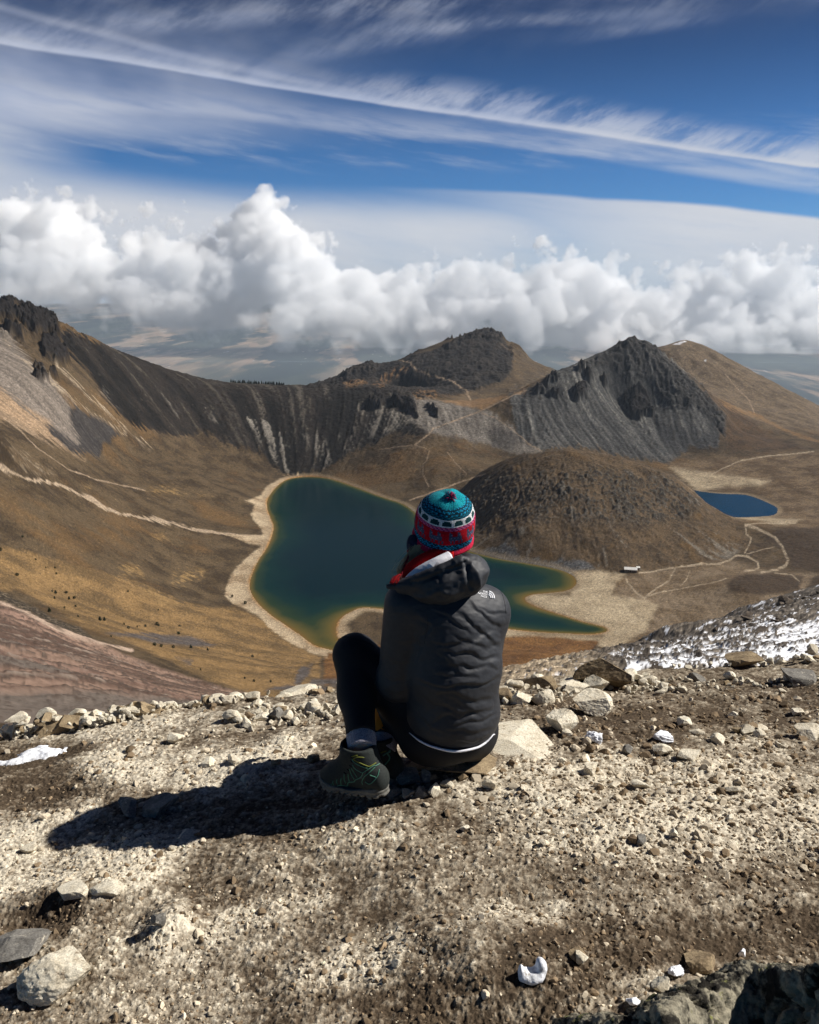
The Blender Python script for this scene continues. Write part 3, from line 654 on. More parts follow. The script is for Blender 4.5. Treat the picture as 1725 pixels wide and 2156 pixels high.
def relief():
    z = TB.copy()
    wall = in_poly(pxw, pyw, WALL, 4); rp = in_poly(pxw, pyw, RPEAK, 4); mp = in_poly(pxw, pyw, MPEAK, 3); rr = in_poly(pxw, pyw, RROCK, 4)
    sc = in_poly(pxw, pyw, SCREE, 4); dm = in_poly(pxw, pyw, DOMEALL, 5); dr = in_poly(pxw, pyw, DOMEROCK, 14)
    crag = np.zeros(TX.shape, np.float32)
    for p in CRAGS: crag = np.maximum(crag, in_poly(pxw, pyw, p, 2.5))
    land = ss(2, 60, land_sd)
    z += land * (n_mid * 2.2 + n_small * .9 * np.clip(TY / 600, .3, 1) + n_big * 4 * ss(150, 700, TY))
    st = ss(.25, .5, slope) * ss(400, 800, TY)
    z += land * st * (l2 * 1.0 * (.6 + 1.2 * n_mid) + l1 * .4)
    z += (wall + rp) * (l2 * .45 + l1 * .45 + n_small * 1.3 + 1.2 * n_mid)
    rg = fbm2(TX / 26, TY / 26, 6, .58, kind=1); rg2 = fbm2(TX / 9, TY / 9, 5, .6, kind=1)
    z += rr * (rg * 9 + rg2 * 5 + 4 * n_mid - 2) + mp * (rg * 6 + rg2 * 4 + 5 * n_mid)
    z += crag * (6 + 11 * rg + 7 * rg2)
    cr2 = np.zeros(TX.shape, np.float32)
    for p in (c4((1380,200),(1440,185),(1490,205),(1510,250),(1440,270),(1400,240)), c4((1545,270),(1600,285),(1640,345),(1600,355),(1550,330)), c4((1150,290),(1290,222),(1300,260),(1200,310)), c4((560,450),(740,380),(760,420),(600,480)), c4((1300,215),(1400,190),(1400,240),(1310,260))): cr2 = np.maximum(cr2, in_poly(pxw, pyw, p, 5))
    z += cr2 * (2 + 7 * rg + 6 * rg2)
    bl = fbm2(TX / 8, TY / 8, 4, .62, kind=2)
    z += dm * land * (bl * 1.6 + n_mid * 2) + dr * (bl * 4.2 * np.clip(.45 + 1.6 * n_mid, .1, 1.3) + rg2 * 2.4 + 2.5 * np.clip(rg, 0, 1) * np.clip(n_mid * 2, 0, 1))
    z += sc * (l1 * .3 + (n_fine * .6 + n_small * .8) * np.clip(TY / 200, .2, 1))
    top = ss(.0, .3, in_poly(px, py, c3((-200,60),(80,55),(360,170),(500,260),(300,240),(-200,180)), 10))
    z += top * (rg * 10 + rg2 * 4)
    z = np.where(land_sd < 0, TB - .8 - 10 * ss(0, 90, -land_sd), z)
    z = np.where((land_sd >= 0) & (land_sd < 60), np.maximum(z, LZ + .15 + np.minimum(land_sd, 50) * .02), z)
    return z, dict(wall=wall, rp=rp, mp=mp, rr=rr, sc=sc, dm=dm, dr=dr, crag=crag, rg=rg, rg2=rg2, bl=bl)
def albedo(Z, M_):
    L = lambda c0, c1, t: c0 + (c1 - c0) * t[..., None]
    out = np.zeros(TX.shape + (3,), np.float32)
    def put(c, m):
        nonlocal out; out = out + (np.asarray(c, np.float32) - out) * m[..., None]
    tuft = ss(.05, .55, n_small + .5 * n_fine)
    out = L(C(100, 84, 63), C(70, 58, 44), ss(-.3, .35, n_mid + .5 * n_small)).astype(np.float32)
    put(C(128, 100, 66), ss(.05, .5, n_big + .5 * n_mid) * .6)
    ip = lambda p, s=3.: in_poly(pxw, pyw, p, s)
    # left
    put(L(C(118, 108, 98), C(142, 130, 118), ss(-1, 1, l1)), ip(PINK, 5))
    put(L(C(150, 128, 104), C(176, 148, 118), ss(-1.2, 1, l1 + .5 * l2)), ip(BEIGE, 7))
    for p, w in ((c3((10,210),(100,330),(230,440),(400,580),(560,690),(730,800)),2.4), (c3((240,300),(360,420),(500,560),(640,690),(760,790),(870,880)),2.8), (c3((130,390),(300,480),(420,610),(520,720)),1.6)):
        put(C(172, 154, 130), on_line(pxw, pyw, p, w, 1.6) * ss(-.8, .5, l1 + n_small) * .9)
    put(L(C(104, 86, 64), C(150, 134, 112), ss(-.2, .5, n_small)), ip(c3((0,820),(40,850),(170,900),(330,1020),(200,1015),(90,960),(60,900)), 4) * .8)
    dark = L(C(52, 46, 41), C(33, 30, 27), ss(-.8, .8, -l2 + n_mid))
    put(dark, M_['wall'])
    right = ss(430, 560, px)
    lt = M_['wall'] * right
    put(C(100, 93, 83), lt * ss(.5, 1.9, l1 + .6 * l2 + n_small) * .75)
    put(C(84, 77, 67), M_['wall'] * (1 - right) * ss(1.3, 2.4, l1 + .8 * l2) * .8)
    for p, a in ((c4((0,690),(60,750),(240,1010),(280,1020),(190,850),(100,760)),.75), (c4((60,710),(150,735),(270,860),(275,965),(190,885)),.8), (c4((340,800),(470,780),(510,960),(470,1005),(400,880)),.75), (c4((640,640),(720,600),(860,660),(1000,700),(880,765),(860,790),(800,810),(700,815),(690,700)),.55), (c4((540,800),(640,760),(640,880),(580,900)),.5), (c3((560,560),(600,520),(700,640),(660,640)),.7), (c3((920,540),(1000,600),(1070,720),(1000,660)),.7), (c3((1150,610),(1200,640),(1260,740),(1200,700)),.6), (c3((1410,690),(1450,700),(1665,1020),(1570,940)),.9)):
        put(C(158, 150, 138), in_poly(pxw, pyw, p, 4) * ss(-.4, 1.1, l1 + .9 * n_small) * a)
    put(L(C(62, 58, 56), C(76, 71, 67), ss(-1, 1, l1)), ip(TONGUE, 4))
    put(L(C(112, 104, 96), C(138, 130, 120), ss(-1, 1.2, l1)), ip(SADDLE, 5))
    put(C(84, 79, 74), ip(SADDLE_DARK, 7) * .8)
    put(C(38, 35, 32), (M_['wall'] + .7 * ip(SADDLE, 5)).clip(0, 1) * ss(.22, .5, n_small + .25 * n_mid - .10 * l1) * .75); put(C(120, 112, 100), M_['wall'] * ss(.35, .7, -n_small + .2 * l1) * .3)
    # right peak
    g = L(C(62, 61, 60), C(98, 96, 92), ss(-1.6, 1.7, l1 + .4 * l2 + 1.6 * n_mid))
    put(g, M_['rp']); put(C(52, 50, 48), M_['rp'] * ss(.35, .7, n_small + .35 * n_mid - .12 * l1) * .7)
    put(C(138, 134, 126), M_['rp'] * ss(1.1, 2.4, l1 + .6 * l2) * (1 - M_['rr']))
    put(L(C(50, 48, 47), C(74, 71, 67), ss(0, .9, M_['rg'] + .3 * l1)), M_['rr'] * ss(-1.3, .0, -l1 + .8 * M_['rg']) )
    put(C(66, 65, 65), ip(RTALUS, 4) * .85)
    # far middle peak and right hill
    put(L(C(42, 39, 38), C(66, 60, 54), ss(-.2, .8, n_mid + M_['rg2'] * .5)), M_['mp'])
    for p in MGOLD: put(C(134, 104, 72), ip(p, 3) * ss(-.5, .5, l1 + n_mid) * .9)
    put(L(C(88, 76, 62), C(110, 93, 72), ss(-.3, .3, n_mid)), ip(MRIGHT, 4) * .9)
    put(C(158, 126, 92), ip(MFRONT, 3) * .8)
    hill = ss(2050, 2150, TY) * ss(1340, 1380, px) * (1 - M_['rp'])
    put(L(C(120, 103, 83), C(94, 80, 63), ss(-.2, .4, n_mid + .4 * n_big)), hill)
    put(L(C(90, 70, 50), C(72, 56, 42), ss(-.3, .3, n_mid)), ip(RHILL_D, 9) * .8)
    for p in (c5((1180,620),(1350,680),(1550,770),(1725,830)), c5((1150,590),(1250,640),(1400,690))): put(C(140, 108, 72), on_line(pxw, pyw, p, 2.5, 3) * .7)
    # dome
    put(L(C(106, 88, 66), C(78, 65, 50), ss(-.4, .4, n_small + n_mid)), M_['dm'])
    put(C(120, 94, 58), M_['dm'] * ss(.1, .5, n_mid + .6 * n_big) * .55)
    put(L(C(92, 88, 81), C(36, 34, 32), ss(-.25, .3, n_fine + n_small)), M_['dr'] * ss(-.35, .25, M_['bl'] + .5 * n_mid + .1 * l1) * .95)
    put(C(132, 124, 112), M_['dm'] * ss(1.0, 2.0, l1 + .5 * l2 + .8 * n_mid) * .75)
    put(L(C(74, 74, 76), C(112, 111, 110), ss(-.3, .4, n_fine)), ip(DOMEFOOT, 4) * ss(-.4, .2, n_small + .3))
    # plains
    put(L(C(138, 120, 98), C(116, 98, 76), ss(-.3, .4, n_mid + .5 * n_big)), ip(PLAIN, 10) * .95)
    put(L(C(128, 108, 84), C(96, 78, 58), ss(-.3, .3, n_mid + .6 * n_small)), ip(PLAIN2, 10) * .9)
    for p in DARKM: put(L(C(74, 60, 46), C(58, 47, 37), tuft), ip(p, 6) * .95)
    for p in SAND: put(L(C(196, 178, 148), C(174, 156, 128), ss(-.3, .4, n_mid + .3 * n_big)), ip(p, 6) * .92)
    # gold and scree
    put(L(C(150, 120, 80), C(112, 91, 63), ss(-.3, .35, n_mid + .4 * n_small)), ip(GOLD, 5) * .92)
    put(C(92, 78, 58), ip(GOLD, 5) * ss(.35, .6, n_small + .3 * n_mid) * .6)
    for p in GOLDP: put(C(164, 134, 90), ip(p, 9) * ss(-.2, .3, n_small + .6 * n_mid + .05) * .7)
    put(L(C(132, 96, 58), C(110, 78, 48), ss(-.3, .3, n_mid)), ip(ORANGE, 4))
    put(C(86, 66, 46), ip(ORANGE, 4) * ss(.3, .6, n_small) * .7)
    for p in GREYP: put(L(C(104, 96, 92), C(84, 76, 70), ss(-.2, .3, n_small)), ip(p, 4) * ss(-.4, .1, n_mid + .2))
    band_ = fbm2(l2 * .8 + 3, l1 * .25, 2) + .25 * l1
    sc_c = L(C(160, 132, 114), C(106, 84, 72), ss(-.5, .5, band_))
    sc_c = L(sc_c, C(122, 110, 100), ss(.2, .9, l2 * .5 + n_big * .6))
    sc_c = L(sc_c, C(164, 132, 116), ss(.3, 1.1, -l2 * .6 + .3 * n_big) * .7)
    put(sc_c, M_['sc'])
    put(C(84, 71, 62), M_['sc'] * ss(.0, .25, n_fine + .8 * n_small + .25 * band_) * .85); put(C(196, 176, 158), M_['sc'] * ss(.8, 1.8, l1 + 1.2 * n_small) * .5)
    put(C(206, 180, 158), on_line(pxw, pyw, SCREE_RIM, 3, 2.5) * .85)
    put(L(C(66, 58, 48), C(120, 106, 88), ss(.0, .35, n_fine + n_small * .6)), ip(RUBBLE, 4))
    # paths, roads, beaches
    put(L(C(188, 166, 140), C(166, 146, 122), ss(-.3, .3, n_small)), on_line(pxw * .4 + px * .6, pyw * .4 + py * .6, PATH, 3.0, 1.6))
    pxs, pys = px + .8 * wx, py + .8 * wy
    for p, w in ROADS: put(C(190, 172, 146), on_line(pxs, pys, p, w * .75, .9) * np.clip(.62 + .9 * n_small, .15, .85))
    for p, w in TRAILS: put(C(170, 148, 124), on_line(pxs, pys, p, w * .8, .8) * np.clip(.72 + .8 * n_small + .4 * n_mid, .2, .95))
    near = ss(32, 8, land_sd)
    west = ss(760, 640, px) * ss(980, 1010, py)
    south = ss(1230, 1300, py)
    bch = L(C(202, 181, 150), C(160, 138, 110), ss(-.25, .35, n_mid + .6 * n_small))
    for p in BEACH: put(bch, ip(p, 3) * (land_sd > 0))
    put(bch, ss(20, 7, land_sd + 4 * n_mid) * south * (land_sd > 0) * ss(1090, 1060, px + 0 * py) * .95)
    put(C(170, 150, 122), ss(14, 2, land_sd + 2 * n_small) * (land_sd > 0) * .6)
    put(C(186, 132, 62), ss(5.5, .5, land_sd) * (land_sd > -2) * (west + south).clip(0, 1) * np.clip(.4 + .8 * n_mid, 0, .7) * (px < 1290))
    put(C(150, 144, 132), ss(5, .5, land_sd) * (land_sd > -2) * in_poly(px, py, [(860,1060),(1210,1190),(1210,1222),(860,1120)], 6))
    put(C(44, 40, 38) , M_['crag'] * ss(-.5, .2, M_['rg'] + .6))
    put(C(240, 240, 245), in_poly(px + 3 * wx, py + wy, c5((880,266),(945,243),(962,247),(905,271)), .8) * ss(-.3, .2, n_small + .2) * .85)
    for a, b in ((1060, 360), (1570, 500)): put(C(225, 225, 228), in_poly(px, py, c5((a, b), (a + 12, b - 6), (a + 8, b + 10)), 1.2))
    sp = rng.rand(*TX.shape) < .004 * ss(500, 900, TY)
    put(C(46, 42, 36), sp.astype(np.float32) * (land_sd > 12) * .6 * (1 - M_['sc']))
    return np.clip(out, 0.004, .9)
def build_terrain():
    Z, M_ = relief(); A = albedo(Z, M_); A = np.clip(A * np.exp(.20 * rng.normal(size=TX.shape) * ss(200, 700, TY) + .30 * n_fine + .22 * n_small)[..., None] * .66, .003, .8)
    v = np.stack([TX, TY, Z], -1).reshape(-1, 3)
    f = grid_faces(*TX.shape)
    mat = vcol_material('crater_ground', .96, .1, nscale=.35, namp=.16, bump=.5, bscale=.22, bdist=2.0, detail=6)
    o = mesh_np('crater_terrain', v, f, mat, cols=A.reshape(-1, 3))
    tag(o, 'brown crater floor and grey talus walls around the two lakes', 'terrain', kind='structure')
    return Z
def build_water():
    m, t, b = material('lake_water', .06, .5)
    at = t.add('ShaderNodeAttribute', attribute_name='depth').outputs['Fac']
    hue = t.add('ShaderNodeAttribute', attribute_name='hue').outputs['Fac']
    deep = t.ramp(at, [(0, (.15, .085, .025)), (.07, (.095, .075, .022)), (.2, (.02, .036, .017)), (.45, (.003, .021, .020)), (1., (.0010, .0125, .0175))])
    c = t.mix(hue, deep, (.002, .026, .058, 1)); t.l.new(c, b.inputs['Base Color'])
    tc = t.add('ShaderNodeTexCoord').outputs['Object']
    bn = t.add('ShaderNodeBump'); bn.inputs['Strength'].default_value = .25; bn.inputs['Distance'].default_value = .4
    t.l.new(t.noise(.5, tc, 4, .6), bn.inputs['Height']); t.l.new(bn.outputs[0], b.inputs['Normal'])
    b.inputs['IOR'].default_value = 1.08; b.inputs['Specular IOR Level'].default_value = .5; b.inputs['Roughness'].default_value = .12
    for nm, P_, z, hu, lab in (('lake', LAKE, LZ, 0., 'large dark teal lake with olive shallows in the crater'), ('lake', LUNA, LZ + 4, 1., 'small deep blue lake behind the brown dome')):
        lo, hi = P_.min(0) - 12, P_.max(0) + 12; s = 5.0
        x, y = np.meshgrid(np.arange(lo[0], hi[0], s), np.arange(lo[1], hi[1], s))
        sd = poly_sd(x.astype(np.float32), y.astype(np.float32), P_)
        inl = -sd
        u, w, _ = PROJ(np.stack([x, y, np.full(x.shape, z)], -1))
        sh = 58 + 50 * fbm2(x / 90, y / 90, 4, .6)
        # shallow shelves in the near bay and along the spit
        shelf = np.maximum(ss(1225, 1330, w) * ss(780, 680, u) * 1.6, 1.1 * in_poly(u.astype(np.float32), w.astype(np.float32), [(1020,1225),(1110,1225),(1230,1200),(1230,1260),(1120,1300),(1020,1290)], 30))
        d = np.clip(inl / (sh * (1 + 1.3 * shelf)), 0, 1)
        f = grid_faces(*x.shape); keep = (sd.ravel()[f] < 10).any(1)
        o = mesh_np(nm, np.stack([x, y, np.full(x.shape, z)], -1).reshape(-1, 3), f[keep], m, attrs={'depth': d.ravel() ** .8, 'hue': np.full(x.size, hu)})
        tag(o, lab, 'lake', kind='structure')
if 'terrain' not in SKIP:
    TZ = build_terrain(); build_water()
def build_plain():
    m, t, b = material('plain_ground', .98, .05)
    tc0 = t.add('ShaderNodeTexCoord').outputs['Object']; mp_ = t.add('ShaderNodeMapping'); mp_.inputs['Scale'].default_value = (1, .20, 1); t.l.new(tc0, mp_.inputs['Vector']); tc = mp_.outputs[0]
    v = t.add('ShaderNodeTexVoronoi', feature='F1'); v.inputs['Scale'].default_value = 1 / 330.; v.inputs['Randomness'].default_value = .8; t.l.new(tc, v.inputs['Vector'])
    fields = t.ramp(t.math('FRACT', t.math('MULTIPLY', v.outputs['Distance'], 0.0)) if False else v.outputs['Color'], [(0, (.15, .10, .065)), (.35, (.30, .21, .14)), (.7, (.10, .08, .05)), (1, (.42, .32, .22))])
    w = t.noise(1 / 2600., tc, 8, .62)
    c = t.mix(t.maprange(w, .455, .50), fields, (.012, .020, .018, 1))
    big = t.noise(1 / 1700., tc, 6, .6)
    c = t.mix(t.maprange(big, .5, .62, 0., .8), c, (.035, .045, .032, 1))
    c = t.mix(t.maprange(t.noise(1 / 160., tc, 2, .5), .7, .74, 0., .6), c, (.5, .48, .46, 1))
    t.l.new(c, b.inputs['Base Color'])
    for sheet, ya, yb in ((0, 3000., 21826.), (1, 21834., 90000.)):
      x = np.linspace(-1., 1., 120) * (26000 if sheet == 0 else 80000); y = np.linspace(ya, yb, 60); X, Y = np.meshgrid(x, y)
      z = -1900 + 25 * fbm2(X / 6000, Y / 6000, 4) + np.clip(1 - (Y - 3000) / 3500, 0, 1) * 250
      o = mesh_np('plain', np.stack([X, Y, z], -1).reshape(-1, 3), grid_faces(*X.shape), m)
      tag(o, 'hazy farmland plain far below', 'plain', kind='structure')
    hz = bpy.data.materials.new('haze'); hz.use_nodes = True; t = NT(hz); t.n.clear()
    out = t.add('ShaderNodeOutputMaterial'); pv = t.add('ShaderNodeVolumePrincipled')
    pv.inputs['Color'].default_value = (.72, .85, 1, 1); pv.inputs['Density'].default_value = HAZE_D; pv.inputs['Anisotropy'].default_value = .2
    t.l.new(pv.outputs[0], out.inputs['Volume'])
    bm = bmesh.new(); bmesh.ops.create_cube(bm, size=1)
    lo = np.array((-26600., -60, -2010)); hi = np.array((26600., 21830, 500.))
    for q in bm.verts: q.co = Vector((lo + hi) / 2 + np.array(q.co) * (hi - lo))
    me = bpy.data.meshes.new('haze'); bm.to_mesh(me); o = link('haze', me, hz); tag(o, kind='stuff')
HAZE_D = 2.1e-5
if 'plain' not in SKIP: build_plain()
# ------------------------------------------------------------------ the ledge she sits on
A_ = lambda x, y: (.3638 * x, 1426 + .3638 * y)
B_ = lambda x, y: (1097.5 + .3638 * x, 1312 + .3638 * y)
G_ = lambda x, y: (570.4 + .3638 * x, 1426 + .3638 * y)
D_ = lambda x, y: (.3968 * x, 1711 + .3968 * y)
E_ = lambda x, y: (513.4 + .3968 * x, 1711 + .3968 * y)
F_ = lambda x, y: (1040.5 + .3968 * x, 1711 + .3968 * y)
def yedge(x, y): return 3.44 + .47 * np.clip(x / np.maximum(y, .5), -.9, .9) + .10 * noise2(x * 1.7, y * 0 + 3.3) + .05 * noise2(x * 5, y * 0 + 9.3)
def G0(x, y):
    x = np.asarray(x, float); y = np.asarray(y, float)
    s = np.log1p(np.exp((y - 2.3) * 4)) / 4
    z = .10 * np.minimum(x, 0) + .02 * np.maximum(x, 0) - .18 * s + .004
    return z + .025 * noise2(x * 1.1, y * 1.1) + .012 * noise2(x * 2.7 + 4, y * 2.7)
def hit(px, py, fn=G0, y0=.6, y1=6.):
    a, b, c = ray(px, py); lo = np.full(np.shape(a), y0, float); hi = np.full(np.shape(a), y1, float)
    for _ in range(34):
        m = (lo + hi) / 2; up = CH + c / b * m > fn(a / b * m, m)
        lo = np.where(up, m, lo); hi = np.where(up, hi, m)
    m = (lo + hi) / 2
    return np.stack([a / b * m, m, fn(a / b * m, m)], -1)
def bump(x, y, p, rx, ry, h, pw=1.):
    q = hit(*p); d = ((x - q[0]) / rx) ** 2 + ((y - q[1]) / ry) ** 2
    return h * np.exp(-d ** pw)
def ground_masks(px, py):
    px = px.astype(np.float32); py = py.astype(np.float32)
    ip = lambda pts, s: in_poly(px, py, pts, s)
    pale = np.zeros(px.shape, np.float32)
    for pts, a in (([A_(430,480),A_(700,400),A_(1300,380),A_(1800,330),A_(1800,560),A_(1200,700),A_(900,640),A_(500,600)],.75), ([A_(250,780),A_(500,700),A_(600,790),A_(430,930),A_(-300,1100),A_(-300,950)],.8),
                   ([D_(-300,250),D_(300,100),D_(1100,130),D_(900,330),D_(700,470),D_(300,440),D_(-300,480)],.8), ([D_(820,620),D_(1100,480),D_(1700,300),D_(1800,420),D_(1300,640),D_(1000,900),D_(800,820)],.65),
                   ([E_(400,720),E_(700,560),E_(900,640),E_(830,900),E_(500,940),E_(200,900)],.55), ([D_(600,1000),D_(900,830),D_(1300,900),D_(1300,1300),D_(500,1300)],.45), ([E_(1130,680),E_(1300,480),E_(1700,430),E_(1720,640),E_(1450,680)],.55),
                   ([G_(900,640),G_(1200,520),G_(1500,450),G_(2600,420),G_(3400,600),G_(3400,1060),G_(2200,1100),G_(1500,1000),G_(1150,760)],.62), ([A_(-300,280),A_(0,250),A_(400,260),A_(900,230),A_(1900,170),A_(1900,260),A_(1000,300),A_(500,390),A_(-300,420)],.6)):
        pale = np.maximum(pale, a * ip(pts, 26))
    dark = np.zeros(px.shape, np.float32)
    for pts, a in (([A_(-300,380),A_(500,370),A_(420,480),A_(-300,560)],.9), ([A_(-300,560),A_(380,540),A_(700,620),A_(560,760),A_(260,790),A_(-300,860)],.6), ([D_(0,560),D_(250,420),D_(430,470),D_(300,640),D_(100,680)],.7),
                   ([B_(60,420),B_(500,480),B_(900,470),B_(1260,420),B_(1300,620),B_(700,680),B_(300,720),B_(0,640)],.55), ([B_(600,330),B_(1200,300),B_(1800,320),B_(1800,480),B_(900,440)],.4), ([F_(0,880),F_(300,620),F_(1000,560),F_(1800,480),F_(1800,760),F_(1100,760),F_(600,900),F_(300,1200),F_(0,1200)],.6),
                   ([E_(600,960),E_(1000,900),E_(1500,960),E_(1400,1300),E_(600,1300)],.5)):
        dark = np.maximum(dark, a * ip(pts, 22))
    return pale, dark
def build_ground():
    nc, nr = 1150, 900
    cu = np.linspace(-.86, .86, nc); yr = np.concatenate([np.linspace(.25, 1.2, 120)[:-1], np.geomspace(1.2, 4.3, nr - 150), np.linspace(4.3, 9.5, 32)[1:]])
    Y, U = np.meshgrid(yr, cu, indexing='ij'); X = U * np.maximum(Y, 1.15)
    base = G0(X, Y)
    px, py, _ = PROJ(np.stack([X, Y, base], -1))
    w1 = fbm2(X * 5, Y * 5, 4, .6); pxw = px + 45 * w1; pyw = py + 28 * fbm2(X * 5 + 9, Y * 5, 4, .6)
    pale, dark = ground_masks(pxw, pyw)
    cl = fbm2(X * 9, Y * 9, 5, .62, kind=2); cs = fbm2(X * 30, Y * 30, 4, .62, kind=2); cf = fbm2(X * 85, Y * 85, 3, .6); lump = fbm2(X * 3.2, Y * 3.2, 4, .55)
    fl = fbm2(X * 55, Y * 55, 4, .7); fl2 = fbm2(X * 16, Y * 16, 4, .65)
    rough = np.clip(.55 + .6 * lump + .35 * dark, .2, 1.3)
    z = base + lump * .024 + rough * (cl * .010 + cs * .0080 + cf * .0075)
    z += bump(X, Y, E_(1330, 800), .20, .14, .055, 1.6) + bump(X, Y, D_(900, 620), .07, .09, .04, 1.5) + bump(X, Y, D_(430, 430), .20, .07, .03, 1.4)
    z += .007 * np.clip(fl, 0, 1)
    z -= bump(X, Y, D_(170, 560), .10, .05, .035) + bump(X, Y, E_(1010, 820), .05, .06, .02)
    e = Y - yedge(X, Y); z -= np.where(e > 0, .62 * e + .10 * (1 - np.exp(-e * 8)), 0)
    L = lambda a, b, t: a + (b - a) * t[..., None]
    t = .25 + .72 * pale - .62 * dark + .5 * lump + .35 * cs + .95 * fl + .6 * fl2 + .4 * w1
    col = L(C(112, 98, 81), C(160, 148, 129), ss(-.1, .55, t))
    col = L(col, C(224, 213, 191), ss(.48, .86, t))
    col = L(col, C(74, 62, 49), ss(.25, -.25, t) * .8)
    col *= np.exp(.14 * rng.normal(size=X.shape) + .2 * cf)[..., None]
    mat = vcol_material('ledge_soil', .97, .1, nscale=160., namp=.3, bump=.6, bscale=240., bdist=.004, detail=3)
    o = mesh_np('ground', np.stack([X, Y, z], -1).reshape(-1, 3), grid_faces(nr - 150 + 119 + 31, nc), mat, cols=np.clip(col * GK, .003, .85).reshape(-1, 3))
    tag(o, 'pale crusted soil and brown earth of the ledge', 'ground', kind='structure')
    return X, Y, z
GK = .84
# ------------------------------------------------------------------ stones
def ico(sub):
    bm = bmesh.new(); bmesh.ops.create_icosphere(bm, subdivisions=sub, radius=1)
    v = np.array([q.co[:] for q in bm.verts]); f = np.array([[q.index for q in p.verts] for p in bm.faces]); bm.free(); return v, f
ICO = {k: ico(k) for k in (1, 2, 3, 4, 5)}
def rock_shape(seed, sub=3, cuts=11, flat=0., rough=.11):
    r = np.random.RandomState(seed); v, f = ICO[sub]; v = v.copy()
    n = r.normal(size=(cuts, 3)); n /= np.linalg.norm(n, axis=1)[:, None]
    dd = r.uniform(.34, .78, cuts)
    if flat: n[0] = (0, 0, 1); n[0] += r.normal(size=3) * .08; n[0] /= np.linalg.norm(n[0]); dd[0] = 1 - flat; n[1] = -n[0]; dd[1] = 1 - flat
    for _ in range(2):
        for a, d in zip(n, dd):
            s = v @ a; v -= np.maximum(s - d, 0)[:, None] * a * .985
    if rough:
        p = v * 2.2 + seed * 3.7 % 50
        v *= (1 + rough * fbm3(p, 4, .6) + rough * .5 * fbm3(p * 4, 2))[:, None]
    lo, hi = v.min(0), v.max(0); v = (v - (lo + hi) / 2) / (hi - lo) * 2
    return v.astype(np.float32), f
def stone_mat(name, c0, c1, c2=None, sc=28., rough=.93, bump=.5, bs=90., bd=.004, spec=.15, thr=(.45, .6), fine=None, mid=(.3, .7)):
    m, t, b = material(name, rough, spec); tc = t.add('ShaderNodeTexCoord').outputs['Object']
    oi = t.add('ShaderNodeObjectInfo').outputs['Random']
    n = t.add('ShaderNodeVectorMath', operation='ADD'); t.l.new(tc, n.inputs[0])
    cx = t.add('ShaderNodeCombineXYZ'); t.l.new(t.math('MULTIPLY', oi, 37.), cx.inputs[0]); t.l.new(cx.outputs[0], n.inputs[1]); p = n.outputs[0]
    c = t.mix(t.maprange(t.noise(sc, p, 6, .65), *mid), (*c0, 1), (*c1, 1))
    if c2 is not None: c = t.mix(t.maprange(t.noise(sc * 1.7, p, 7, .7), *thr), c, (*c2, 1))
    g = t.maprange(t.noise(fine or sc * 9, p, 3, .6), .3, .7, .72, 1.25)
    g = t.math('MULTIPLY', g, t.math('MULTIPLY_ADD', oi, .3, .85))
    s = t.add('ShaderNodeVectorMath', operation='SCALE'); t.l.new(c, s.inputs[0]); t.l.new(g, s.inputs['Scale']); t.l.new(s.outputs[0], b.inputs['Base Color'])
    bn = t.add('ShaderNodeBump'); bn.inputs['Strength'].default_value = bump; bn.inputs['Distance'].default_value = bd
    t.l.new(t.noise(bs, p, 6, .65), bn.inputs['Height']); t.l.new(bn.outputs[0], b.inputs['Normal'])
    return m
S = lambda r, g, b, k=.8: tuple(float(q) for q in lin((r, g, b)) * k)
SM = {}
def mats():
    SM['pale'] = stone_mat('pale_stone', S(228,220,200,.92), S(204,192,168,.92), S(160,144,122), thr=(.55, .68))
    SM['tan'] = stone_mat('tan_stone', S(176,156,124), S(132,114,90), S(100,86,68), thr=(.55, .68))
    SM['grey'] = stone_mat('grey_stone', S(150,146,138), S(112,108,102), S(196,188,172), thr=(.56, .66))
    SM['dark'] = stone_mat('dark_stone', S(112,101,90), S(78,70,62), S(150,138,122), sc=6., bs=20., bd=.02, thr=(.56, .66))
    SM['lichen'] = stone_mat('lichen_stone', S(132,126,112), S(80,76,68), S(176,160,100), sc=16., thr=(.54, .62), mid=(.42, .58))
    SM['snow'] = stone_mat('snow', (.86,.87,.9), (.76,.78,.82), (.40,.37,.33), sc=20., rough=.6, bump=.45, bs=120., fine=80., thr=(.60, .70))
    SM['boulder'] = stone_mat('lichen_boulder', S(150,143,124), S(44,41,36), S(126,126,78), sc=20., bs=80., bd=.006, bump=1., thr=(.60, .66), fine=150., mid=(.44, .56))
